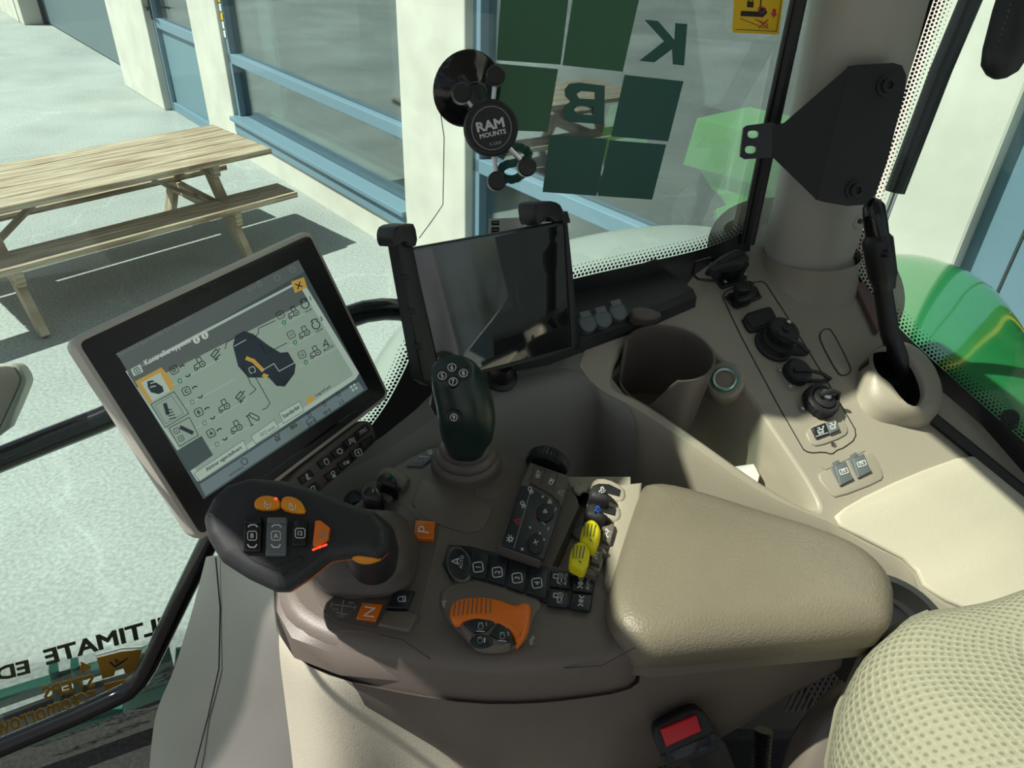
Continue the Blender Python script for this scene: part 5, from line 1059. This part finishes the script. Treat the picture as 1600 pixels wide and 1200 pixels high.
for nm, q, d0, d1 in (('side_rail', [(622, 380), (634, 372), (645, 380), (690, 595), (672, 603), (660, 596)], -.016, .003), ('side_rail', [(878, 330), (886, 332), (908, 540), (902, 552), (894, 550), (884, 350)], -.016, .003), ('bottom_rail', [(660, 590), (672, 604), (905, 548), (908, 530), (902, 540), (690, 596)], -.016, .003)):
    m = MB(); m.ppuck(TF, q, d0, d1, .002); k = m.build(nm, 'black', th)
    if nm == 'side_rail':
        for t in (.25, .5, .75): 
            a_ = V(q[0])*(1-t)+V(q[-1])*t; m = MB(); m.ppuck(TF, [(a_.x-3, a_.y-4), (a_.x+8, a_.y-5), (a_.x+9, a_.y+3), (a_.x-2, a_.y+4)], .001, .005, .001); m.build('clip', 'matte', k)
m = MB(); m.ppuck(TF, [(615, 364), (620, 353), (640, 349), (650, 350), (655, 383), (640, 389), (635, 376), (621, 388), (616, 380)], -.020, .010, .003, rnd=1); m.build('corner_hook', 'black', th)
m = MB(); m.ppuck(TF, [(836, 320), (845, 314), (868, 314), (880, 322), (884, 345), (868, 348), (862, 341), (852, 341), (848, 350), (840, 352)], -.020, .010, .003, rnd=1); m.build('corner_hook', 'black', th)
m = MB(); m.tube([TF.hit(790, 500, -.02), TF.hit(785, 560, -.05), PAN.hit(780, 592, .01)], .012, n=14); m.lathe(PAN, PAN.px(780, 590), [(.024, 0), (.024, .005), (.018, .008), (.016, .022), (.011, .03)], n=28); k = m.build('stand', 'black', th)
for x, y in ((760, 590), (772, 600), (797, 588)):
    m = MB(); m.lathe(PAN, PAN.px(x, y), [(.003, .0), (.003, .003), (.002, .004)], n=10); m.build('screw', 'steel', th)

# ================================================================ phone mount on a suction cup
sm = thing('phone_mount', GLS.hit(728, 138), 'black phone mount with four rubber tipped arms on a suction cup on the glass', 'phone mount')
SF = Frame(GLS.hit(728, 138), GU, GN)
c = SF.px(728, 138); m = MB(); m.lathe(SF, c, [(.042, .002), (.044, .005), (.040, .010), (.030, .014), (.020, .022), (.014, .030)], n=40); m.build('suction_cup', 'gloss', sm)
m = MB(); m.tube([SF.hit(686, 113, .004), SF.hit(694, 118, .006)], .006, n=10); m.build('release_tab', 'black', sm)
q0 = SF.w(c[0], c[1], .028); PF = Frame(atd(767, 200, .81), CR, V((.10, -.93, .36)))
m = MB(); m.tube([q0, (q0*.5+PF.hit(764, 196, -.02)*.5), PF.hit(766, 198, -.014)], [.013, .009, .014], n=16); m.build('ball_arm', 'black', sm)
for (x, y) in ((721, 146), (774, 119), (776, 283), (823, 261)):
    m = MB(); m.tube([PF.hit(767+(x-767)*.2, 200+(y-200)*.2, -.008), PF.hit(x, y, -.006)], .0028, n=8); m.build('wire_arm', 'steel', sm)
    m = MB(); cc_ = PF.px(x, y); m.lathe(PF, cc_, [(.0095, -.016), (.0105, -.012), (.0105, .006), (.009, .008)], n=20); m.build('rubber_tip', 'black', sm)
m = MB(); cc_ = PF.px(767, 200); m.lathe(PF, cc_, [(.026, -.014), (.030, -.010), (.030, .002), (.028, .005), (.026, .0055), (.0255, .0045)], n=44)
f = PF.up(.0047); m.word(f, 'RAM', (766, 195), 16, 12, .0003, 1, bold=.05, wid=44); m.word(f, 'MOUNTS', (770, 209), 8, 12, .0003, 1, bold=.035, wid=42); m.word(f, 'X-GRIP', (774, 224), 5, 10, .0003, 2, bold=0, wid=20); m.ring(f, (768, 200), 31, 34, 1, .0002, 2, 30); m.build('centre_disc', ['matte', 'white', 'dimwhite'], sm)

# ================================================================ stickers on the glass
SG = Frame(GLS.o+GN*.001, GU, GN)
kb_ = thing('window_logo', SG.hit(900, 160), 'green squares and mirrored KBS lettering stuck on the side glass', 'sticker')
for q, mt_ in (([(785, -40), (893, -40), (876, 101), (776, 94)], 'decal'), ([(901, -40), (1006, -34), (973, 112), (879, 102)], 'decal'), ([(775, 99), (872, 108), (856, 206), (773, 203), (760, 160)], 'decal'), ([(976, 117), (1068, 127), (1044, 221), (955, 213)], 'decald'), ([(859, 211), (949, 217), (932, 306), (848, 300)], 'decald'), ([(953, 219), (1041, 226), (1019, 312), (934, 306)], 'decald')):
    m = MB(); m.ppuck(SG, q, 0, .0004); m.build('square', mt_, kb_, smooth=0)
m = MB(); m.flat(SG, [(1074, 37.5), (1055, 36), (1053.6, 62), (1028, 32.5), (1007, 31), (1037.5, 64.5), (999, 95), (1022.5, 97.5), (1050, 77), (1051, 100.5), (1069, 102.5)], .0004); m.build('letter', 'decald', kb_, smooth=0)
def mirrored(s_, quad, bold): m = MB(); m.text(SG, s_, quad, .0004, 0, bold); m.build('letter', 'decald', kb_, smooth=0)
m = MB(); plate(m, SG, [(945, 134), (905, 129), (889, 131), (882, 140), (883, 150), (891, 159), (882, 165), (879, 176), (882, 187), (892, 191), (944, 194)], [[(929, 144), (908, 142), (901, 147), (905, 154), (929, 155)], [(928, 167), (904, 165), (897, 171), (901, 178), (928, 180)]], .0004); m.build('letter', 'decald', kb_, smooth=0)
m = MB(); m.stroke(SG, chaikin([(783, 243), (790, 232), (810, 229), (826, 237), (824, 250), (806, 254), (788, 258), (779, 268), (787, 279), (804, 281), (820, 270)], 1, False), 13, .0004); m.build('letter', 'decald', kb_, smooth=0)
m = MB(); SY = thing('warning_sticker', SG.hit(1180, 20), 'yellow warning sticker with a black hitch pictogram at the top of the side glass', 'sticker')
m.ppuck(SG, [(1151, -60), (1231, -52), (1217, 52), (1213, 54), (1146, 51), (1144, 47)], 0, .0005, 0); m.stroke(SG, [(1150, 46), (1213, 49), (1221, 0)], 1, .0008, 1)
m.flat(SG, [(1158, 17), (1185, 18), (1188, 12), (1196, 12), (1199, 20), (1192, 27), (1157, 25)], .0008, 1); m.ring(SG, (1190, 15), 5, 5, 1.3, .0011, 2, 12); m.stroke(SG, [(1188, 12), (1190, -10)], 2, .0009, 1)
m.flat(SG, [(1168, 2), (1178, 3), (1177, 12), (1167, 11)], .0009, 1); m.ring(SG, (1173, 1), 3, 4, 1.5, .0009, 1, 10); m.stroke(SG, [(1157, 29), (1195, 44), (1200, 38), (1180, 30)], .9, .0009, 1)
m.stroke(SG, [(1185, 32), (1200, 44)], 1.8, .0011, 2); m.stroke(SG, [(1200, 31), (1186, 44)], 1.8, .0011, 2); m.flat(SG, [(1207, 14), (1213, 14), (1212, 21), (1215, 21), (1209, 28), (1204, 20), (1207, 20)], .0009, 2)
m.build('sheet', ['signyellow', 'blackprint', 'redprint'], SY, smooth=0)
PS = thing('paper_sticker', SG.hit(800, 355), 'small white sticker with black pictograms low on the side glass behind the tablet', 'sticker')
m = MB(); m.ppuck(SG, [(765, 342), (855, 338), (858, 375), (762, 380)], 0, .0005)
for q in ([(768, 345), (780, 345), (780, 352), (768, 352)], [(768, 355), (780, 355), (780, 364), (768, 364)], [(823, 343), (838, 342), (838, 352), (823, 353)]): m.flat(SG, q, .0008, 1)
m.ring(SG, (829, 347), 2.5, 2.5, 1, .001, 0, 8); m.stroke(SG, [(770, 348), (778, 348)], 1, .001, 0); m.stroke(SG, [(770, 359), (778, 359)], 1, .001, 0); m.build('sheet', ['paper', 'blackprint'], PS, smooth=0)
# thin crack lines in the glass near the column
m = MB(); m.tube([SG.hit(x, y, .001) for x, y in ((688, 110), (686, 160), (694, 215), (692, 320), (675, 345), (655, 372))], .0006, n=5); tag(m.build('thin_wire', 'seal'), 'hair thin dark wire hanging down the side glass left of the phone mount', 'wire')
# lettering low on the glass at the left
UE = thing('lettering_sticker', SG.hit(150, 1050), 'mirrored green ULTIMATE EDITION lettering low on the glass at the left', 'sticker')
M['olive'] = mat('olive_print', (.06, .075, .03, 1), .5)
m = MB(); m.text(SG, 'ULTIMATE', [(276, 957), (66, 1016), (73, 1040), (280, 982)], .0004, 0, .06); m.build('word', 'olive', UE, smooth=0)
m = MB(); m.text(SG, 'EDITION', [(44, 1030), (-130, 1074), (-124, 1097), (48, 1052)], .0004, 0, .06); m.build('word', 'olive', UE, smooth=0)
ST = thing('logo_sticker', SG.hit(150, 1070), 'mirrored gold 4 STEPS TO sticker with a leaping deer badge below the green lettering', 'sticker')
m = MB(); m.text(SG, '4', [(141, 1031), (123, 1035), (126, 1053), (143, 1049)], .0004, 0, .03); m.text(SG, 'STEPS', [(146, 1053), (64, 1075), (70, 1094), (150, 1074)], .0004, 0, .03); m.text(SG, 'TO', [(150, 1078), (116, 1086), (120, 1104), (152, 1096)], .0004, 0, .03); m.text(SG, 'tomorrow', [(120, 1084), (-10, 1130), (-4, 1152), (124, 1104)], .0004, 0, .02); m.build('word', 'gold', ST, smooth=0)
m = MB(); m.flat(SG, [(151, 1028), (190, 1018), (222, 1015), (216, 1035), (207, 1052), (196, 1054), (192, 1042), (182, 1044), (178, 1056), (160, 1061)], .0004); m.flat(SG, [(162, 1070), (205, 1060), (234, 1052), (230, 1076), (200, 1085), (165, 1095)], .0004); m.stroke(SG, [(150, 1025), (190, 1014), (222, 1012)], 2, .0004, 1)
m.stroke(SG, [(172, 1035), (180, 1042), (196, 1031)], 2.5, .0008, 2); m.stroke(SG, [(184, 1040), (180, 1030), (190, 1036), (200, 1028)], 1.5, .0008, 2)
m.build('badge', ['gold', 'white', 'blackprint'], ST, smooth=0)
# ================================================================ tractor parts outside the glass
WO = lambda x, y, w_: wplane(w_).hit(x, y)
rf = thing('rear_fender', atd(1500, 650, 1.7), 'glossy green rear fender seen through the rear glass beyond the tall lever', 'fender')
m = MB()
m.patch([[atd(x, y, t) for x, y, t in r] for r in (
 [(1250, 480, 2.6), (1400, 440, 2.55), (1480, 450, 2.45), (1550, 490, 2.35), (1600, 545, 2.25), (1680, 700, 2.1)],
 [(1240, 420, 2.42), (1395, 401, 2.38), (1478, 415, 2.3), (1548, 455, 2.2), (1602, 530, 2.1), (1670, 680, 1.95)],
 [(1240, 450, 2.2), (1390, 440, 2.15), (1480, 465, 2.08), (1560, 520, 2.0), (1625, 600, 1.9), (1690, 720, 1.8)],
 [(1250, 540, 1.9), (1400, 540, 1.85), (1500, 590, 1.78), (1600, 670, 1.7), (1680, 740, 1.65), (1750, 820, 1.6)],
 [(1280, 640, 1.7), (1420, 660, 1.66), (1520, 730, 1.6), (1620, 810, 1.55), (1700, 860, 1.5), (1780, 930, 1.45)])], sub=6)
m.build('skin', 'jd', rf, smooth=80, solid=.01, off=-1)
m = MB(); m.tube([atd(x, y, t) for x, y, t in ((1578, 660, 1.66), (1578, 652, 1.6))], .018, n=14); m.build('rubber_buffer', 'seal', rf)
ff = thing('front_fender', atd(900, 420, 1.5), 'pale grey green curved fender top showing above the dotted glass border', 'fender')
m = MB()
m.patch([[atd(x, y, t) for x, y, t in r] for r in (
 [(520, 740, 1.9), (585, 640, 1.9), (650, 540, 1.9), (760, 450, 1.9), (880, 400, 1.9), (1000, 380, 1.9), (1100, 378, 1.9), (1230, 420, 1.9)],
 [(500, 720, 1.7), (570, 600, 1.7), (640, 505, 1.7), (760, 425, 1.7), (880, 384, 1.7), (1000, 362, 1.7), (1110, 362, 1.7), (1230, 400, 1.7)],
 [(520, 760, 1.5), (590, 640, 1.5), (660, 550, 1.5), (770, 470, 1.5), (890, 425, 1.5), (1000, 400, 1.5), (1120, 395, 1.5), (1230, 430, 1.5)],
 [(540, 800, 1.4), (610, 690, 1.4), (680, 600, 1.38), (780, 520, 1.38), (900, 480, 1.38), (1010, 455, 1.38), (1130, 450, 1.38), (1230, 480, 1.38)])], sub=6)
m.build('skin', 'sage', ff, smooth=80, solid=.01, off=-1)
m = MB(); m.patch([[atd(x, y, t) for x, y, t in r] for r in (
 [(560, 690, 1.30), (598, 640, 1.28), (640, 590, 1.26)], [(540, 720, 1.25), (600, 665, 1.23), (640, 620, 1.21)])], sub=5); tag(m.build('green_lip', 'jd', ff, smooth=80, solid=.01), 'green painted lip')
# outside grab rail, and the black tube across the lower left of the glass
gr = MB(); gr.tube([WO(x, y, .93) for x, y in ((-90, 755), (0, 718), (80, 686), (160, 655), (300, 590), (440, 530), (540, 497), (570, 487), (600, 483), (625, 484), (650, 492), (665, 510))], .0165, n=16)
tag(gr.build('grab_rail', 'gloss'), 'black tubular grab rail outside the glass, running behind the touch display', 'rail')
gr = MB(); gr.tube([WO(x, y, .80) for x, y in ((350, 800), (322, 855), (290, 920), (250, 1003), (232, 1040), (218, 1062), (200, 1080), (175, 1092), (120, 1118), (0, 1168), (-80, 1200))], .0135, n=16)
tag(gr.build('grab_bar', 'gloss'), 'black bent tube inside the lower left glass in front of the stickers', 'rail')
# green steps and ladder of the tractor, low outside at the left
ld = thing('access_steps', WO(150, 1080, 1.1), 'teal green tractor steps with dark openings seen low through the left glass', 'steps')
LDF = wplane(1.08)
def gpoly(nm, px_, d0, d1, mt_): mm = MB(); mm.ppuck(LDF, [(x, y+18) for x, y in px_], -d1*.5, -d0, .004); mm.build(nm, mt_, ld)
gpoly('side_plate', [(205, 1010), (262, 985), (275, 1040), (262, 1110), (225, 1125), (190, 1100)], .0, .03, 'teal')
gpoly('side_plate', [(276, 1003), (300, 1000), (300, 1060), (272, 1050)], .0, .03, 'teal')
gpoly('step', [(-60, 1092), (90, 1046), (200, 1014), (206, 1024), (100, 1056), (-50, 1108)], .0, .04, 'teal')
gpoly('step', [(-60, 1135), (100, 1075), (205, 1045), (206, 1056), (100, 1095), (-50, 1160)], .0, .04, 'black')
gpoly('upright', [(76, 1035), (90, 1032), (104, 1120), (90, 1122)], .0, .05, 'teal')
gpoly('upright', [(110, 1028), (122, 1025), (140, 1110), (124, 1112)], .0, .05, 'teal')
gpoly('lower_plate', [(-60, 1165), (100, 1120), (262, 1075), (262, 1180), (-60, 1260)], .0, .04, 'teal')
gpoly('bracket', [(256, 1043), (270, 1040), (272, 1050), (258, 1053)], -.02, .0, 'black')
# beige corner of a second screen at the left edge
lc = thing('corner_monitor', atd(5, 640, .9), 'beige corner of a housing poking in at the left edge of the picture', 'monitor')
m = MB(); LCF = Frame(atd(5, 640, .9), CR, V((.3, -.8, .5))); m.ppuck(LCF, [(-120, 575), (12, 567), (28, 569), (41, 590), (38, 605), (0, 690), (-120, 720)], -.03, 0, .004, rnd=1); m.build('housing', 'alu', lc)
m = MB(); m.ppuck(LCF, [(-115, 580), (10, 572), (22, 574), (32, 590), (30, 602), (-4, 676), (-115, 705)], 0, .003, .001); m.build('face', 'taupe', lc)
# gas strut outside the rear glass and padded handle hanging at the top right
gs = thing('gas_strut', atd(1450, 200, 1.45), 'slim black gas strut slanting down outside the rear glass', 'gas strut')
m = MB(); m.tube([atd(1550, -80, 1.30), atd(1470, 110, 1.40), atd(1398, 300, 1.50)], [.020, .020, .0195], n=18); m.build('cylinder', 'gloss', gs)
m = MB(); m.tube([atd(1400, 295, 1.50), atd(1385, 335, 1.53), atd(1352, 440, 1.58)], .007, n=10); m.build('rod', 'steel', gs)
ph = thing('hanging_handle', atd(1575, 60, .9), 'black stitched leather grip hanging into the top right corner', 'handle')
m = MB(); m.tube([atd(1640, -120, .86), atd(1590, 20, .88), atd(1572, 80, .89), atd(1562, 105, .893), atd(1557, 118, .895), atd(1555, 123, .896)], [.03, .027, .0255, .021, .012, .004], n=24); m.build('grip', 'softblack', ph, smooth=80)
for k in range(9):
    a_ = V((1585, 2))*(1-k/9)+V((1560, 88))*(k/9); m = MB(); m.tube([atd(a_.x-8, a_.y+3, .862+.002*k), atd(a_.x-5, a_.y+8, .862+.002*k)], .0012, n=6); m.build('stitch', 'taupe_d', ph)
# bent bracket plate on the pillar
bk = thing('bracket_plate', atd(1340, 210, 1.0), 'black bent steel bracket plate bolted to the pillar with a slotted tab', 'bracket')
B1 = Frame(atd(1345, 210, 1.035), CR, V((.10, -.95, .30))); 
m = MB(); m.ppuck(B1, [(1327, 103), (1340, 101), (1396, 98), (1410, 102), (1417, 118), (1415, 140), (1386, 255), (1368, 305), (1352, 320), (1325, 322), (1290, 316), (1276, 312)], -.004, .001, .001); m.build('plate', 'matte', bk, bevel=.0)
m = MB(); B2n = V((-.35, -.90, .25)); pl = [B1.hit(1327, 103, .001), B1.hit(1276, 312, .001), B1.hit(1208, 246, -.028), B1.hit(1206, 196, -.028), B1.hit(1225, 192, -.024)]; nn = (pl[1]-pl[0]).cross(pl[3]-pl[0]).normalized(); nn = nn if nn.dot(pl[0]) < 0 else -nn
m.loft([[p-nn*.005 for p in pl], pl], cap0=True, cap1=True); m.build('wing', 'matte', bk)
m = MB(); B3 = Frame(B1.hit(1185, 220, -.028), CR, V((.12, -.96, .28))); o4 = [(1162, 200), (1168, 196), (1206, 191), (1213, 196), (1210, 246), (1204, 246), (1164, 249), (1157, 245), (1158, 230)]
def slot(cx0, cy0, rx, ry, n=14): return [(cx0+rx*math.copysign(abs(math.cos(2*math.pi*k/n))**.7, math.cos(2*math.pi*k/n))+0, cy0+ry*math.copysign(abs(math.sin(2*math.pi*k/n))**.8, math.sin(2*math.pi*k/n))) for k in range(n)]
sl1, sl2 = slot(1177, 210, 9, 6), slot(1173, 234, 9, 6)
for h_ in (0, -.004): plate(m, B3, o4, [sl1, sl2], h_)
for q in (o4, sl1, sl2): m.loft([[B3.hit(x, y, 0) for x, y in q], [B3.hit(x, y, 0)-B3.n*.004 for x, y in q]])
m.build('slotted_tab', 'gloss', bk)
for x, y in ((1384, 134), (1335, 297)):
    m = MB(); c = B1.px(x, y); m.lathe(B1, c, [(.0145, .001), (.0145, .003), (.012, .004)], n=28); m.lathe(B1, c, [(.010, .004), (.0095, .009), (.007, .0105), (.005, .0105), (.004, .007)], n=24); m.build('bolt', 'matte', bk)

# ================================================================ seat, belt buckle and what lies below the armrest
st = thing('driver_seat', atd(1500, 1150, .62), 'driver seat with pale beige woven fabric backrest in the lower right corner', 'seat')
m = MB()
m.patch([[atd(x, y, t) for x, y, t in r] for r in (
 [(1302, 1420, .74), (1290, 1280, .74), (1294, 1190, .74), (1310, 1110, .74), (1345, 1030, .74), (1400, 976, .75), (1450, 955, .76), (1500, 948, .76), (1550, 938, .76), (1620, 915, .76), (1760, 880, .76)],
 [(1325, 1420, .66), (1308, 1280, .665), (1305, 1190, .67), (1322, 1110, .675), (1358, 1035, .68), (1410, 985, .685), (1455, 965, .69), (1505, 953, .695), (1555, 942, .70), (1625, 920, .70), (1770, 890, .70)],
 [(1400, 1440, .585), (1375, 1290, .59), (1375, 1200, .60), (1390, 1130, .61), (1420, 1070, .62), (1460, 1030, .635), (1490, 1010, .645), (1530, 990, .655), (1580, 975, .66), (1650, 960, .66), (1780, 930, .66)],
 [(1520, 1450, .53), (1500, 1300, .54), (1500, 1220, .55), (1510, 1160, .56), (1530, 1110, .575), (1555, 1080, .59), (1580, 1060, .60), (1610, 1045, .61), (1650, 1035, .62), (1710, 1030, .62), (1800, 1020, .62)],
 [(1750, 1460, .50), (1740, 1360, .505), (1740, 1290, .51), (1740, 1240, .52), (1745, 1200, .53), (1750, 1170, .54), (1760, 1160, .55), (1770, 1150, .56), (1780, 1145, .57), (1800, 1140, .58), (1860, 1130, .58)])], sub=4)
m.build('backrest', 'fabric', st, smooth=80)
m = MB(); m.tube([atd(1296, 1300, .745), atd(1292, 1190, .745), atd(1308, 1110, .745), atd(1343, 1030, .745), atd(1400, 978, .755), atd(1450, 957, .765)], .003, n=8); m.build('piping', 'fabric', st)
m = MB(); m.patch([[atd(x, y, t) for x, y, t in r] for r in ([(1215, 1260, .83), (1228, 1200, .83), (1245, 1150, .83), (1285, 1100, .83), (1325, 1065, .84)], [(1240, 1260, .80), (1258, 1190, .80), (1280, 1140, .80), (1305, 1105, .80), (1335, 1075, .81)], [(1290, 1260, .79), (1300, 1190, .79), (1310, 1150, .79), (1330, 1120, .79), (1360, 1090, .80)])], sub=5); m.build('side_shell', 'taupe', st, smooth=80, solid=.006, off=-1)
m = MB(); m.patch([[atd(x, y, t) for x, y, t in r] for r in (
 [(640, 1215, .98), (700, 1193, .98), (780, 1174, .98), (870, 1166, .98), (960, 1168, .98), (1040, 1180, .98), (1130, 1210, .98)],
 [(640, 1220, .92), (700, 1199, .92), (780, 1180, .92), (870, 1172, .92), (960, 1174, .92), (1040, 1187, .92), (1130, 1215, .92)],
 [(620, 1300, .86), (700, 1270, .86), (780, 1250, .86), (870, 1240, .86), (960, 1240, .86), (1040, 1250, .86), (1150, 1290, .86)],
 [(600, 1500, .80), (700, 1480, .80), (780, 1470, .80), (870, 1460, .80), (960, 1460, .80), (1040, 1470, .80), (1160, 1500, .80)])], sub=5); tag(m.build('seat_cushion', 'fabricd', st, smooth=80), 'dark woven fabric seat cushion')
bu = thing('belt_buckle', atd(1075, 1150, .80), 'black seat belt buckle with a red press button below the armrest', 'buckle')
BU = Frame(atd(1075, 1150, .74), CR, V((-.05, -.70, .72)))
m = MB(); m.ppuck(BU, [(1022, 1140), (1028, 1132), (1080, 1106), (1098, 1108), (1112, 1128), (1128, 1168), (1124, 1176), (1050, 1200), (1038, 1196), (1022, 1155)], -.022, 0, .004, rnd=1); m.build('body', 'matte', bu)
m = MB(); m.ppuck(BU, [(1032, 1140), (1088, 1117), (1097, 1143), (1041, 1168)], 0, .005, .002); m.build('press_button', 'red', bu)
m = MB(); m.ppuck(BU, [(1046, 1176), (1104, 1150), (1110, 1160), (1112, 1168), (1056, 1188)], 0, .0008, .0003); m.build('tongue_slot', 'gloss', bu)
for x, y in ((1115, 1150), (1036, 1184)):
    m = MB(); m.lathe(BU, BU.px(x, y), [(.0035, 0), (.0035, .0015), (.002, .002)], n=12); m.build('rivet', 'black', bu)
m = MB(); m.tube([BU.hit(1080, 1150, -.02), atd(1110, 1190, .80), atd(1150, 1290, .86)], .012, n=10, sx=2.2); m.build('strap', 'seal', bu)
hs = thing('corrugated_hose', atd(1190, 1190, .9), 'thin black corrugated hose standing behind the belt buckle', 'hose')
m = MB(); P = [atd(1188+.05*k*k*.1, 1240-k*3, .90) for k in range(34)]; m.tube(P, [.0115 if k % 2 else .0085 for k in range(34)], n=14); m.build('tube', 'black', hs, smooth=0)
m = MB(); m.box(atd(1115, 1150, .98), CR*.16, V((.02, .10, 0)), V((0, 0, -.35))); m.build('seat_base', 'matte', st, bevel=.01)
m = MB(); m.box(atd(1060, 1160, 1.0), CR*.05, V((.02, .10, 0)), V((0, 0, -.25))); m.build('bracket', 'black', st, bevel=.006)
# lattice grille behind the armrest's heel, and the round black collar beside the lid
gl = thing('lattice_grille', atd(1300, 1065, .92), 'small black lattice grille in the gap behind the armrest', 'grille')
GF = Frame(atd(1300, 1060, .90), CR, V((-.2, -.7, .7)))
m = MB()
for k in range(-3, 7):
    for s_ in (1, -1):
        c = GF.px(1280+k*9, 1060); d_ = V((.5, s_*.86)); a_ = V(c)-d_*.045; b2 = V(c)+d_*.045; m.tube([GF.w(a_.x, a_.y), GF.w(b2.x, b2.y)], .0022, n=6)
tag(m.build('lattice', 'taupe_d', gl, smooth=0), kind='stuff')
m = MB(); m.puck(GF, GF.pxs([(1240, 1020), (1340, 990), (1360, 1080), (1270, 1120)]), -.02, -.012, .002); m.build('back_plate', 'gloss', gl)
tk_ = thing('round_collar', PAN.hit(1420, 940, .0), 'dark round collar between the armrest lid tip and the seat', 'collar')
CF_ = Frame(atd(1400, 950, .80), (1, 0, 0), V((0, -.1, 1)))
m = MB(); c = CF_.px(1392, 965); m.lathe(CF_, c, [(.062, -.06), (.062, -.004), (.058, 0), (.05, 0), (.046, -.02)], n=40); m.build('ring', 'seal', tk_)
ma = MB(); q_ = [(-.46, .40, -.26), (-.50, .46, -.22), (-.56, .50, -.16), (-.60, .46, -.14), (-.58, .38, -.17), (-.50, .34, -.22), (-.46, .40, -.26)]  # unseen tube loop, added to throw curved shadows on the console
ma.tube([V(p) for p in chaikin(q_, 2, False)], .006, n=10); ma.tube([V((-.53, .35, -.2)), V((-.60, .10, -.12)), V((-.72, -.05, -.1))], .008, n=10)
tag(ma.build('shadow_loop', 'black'), 'black tube loop out of view, added to cast curved shadows on the armrest console', 'grip')
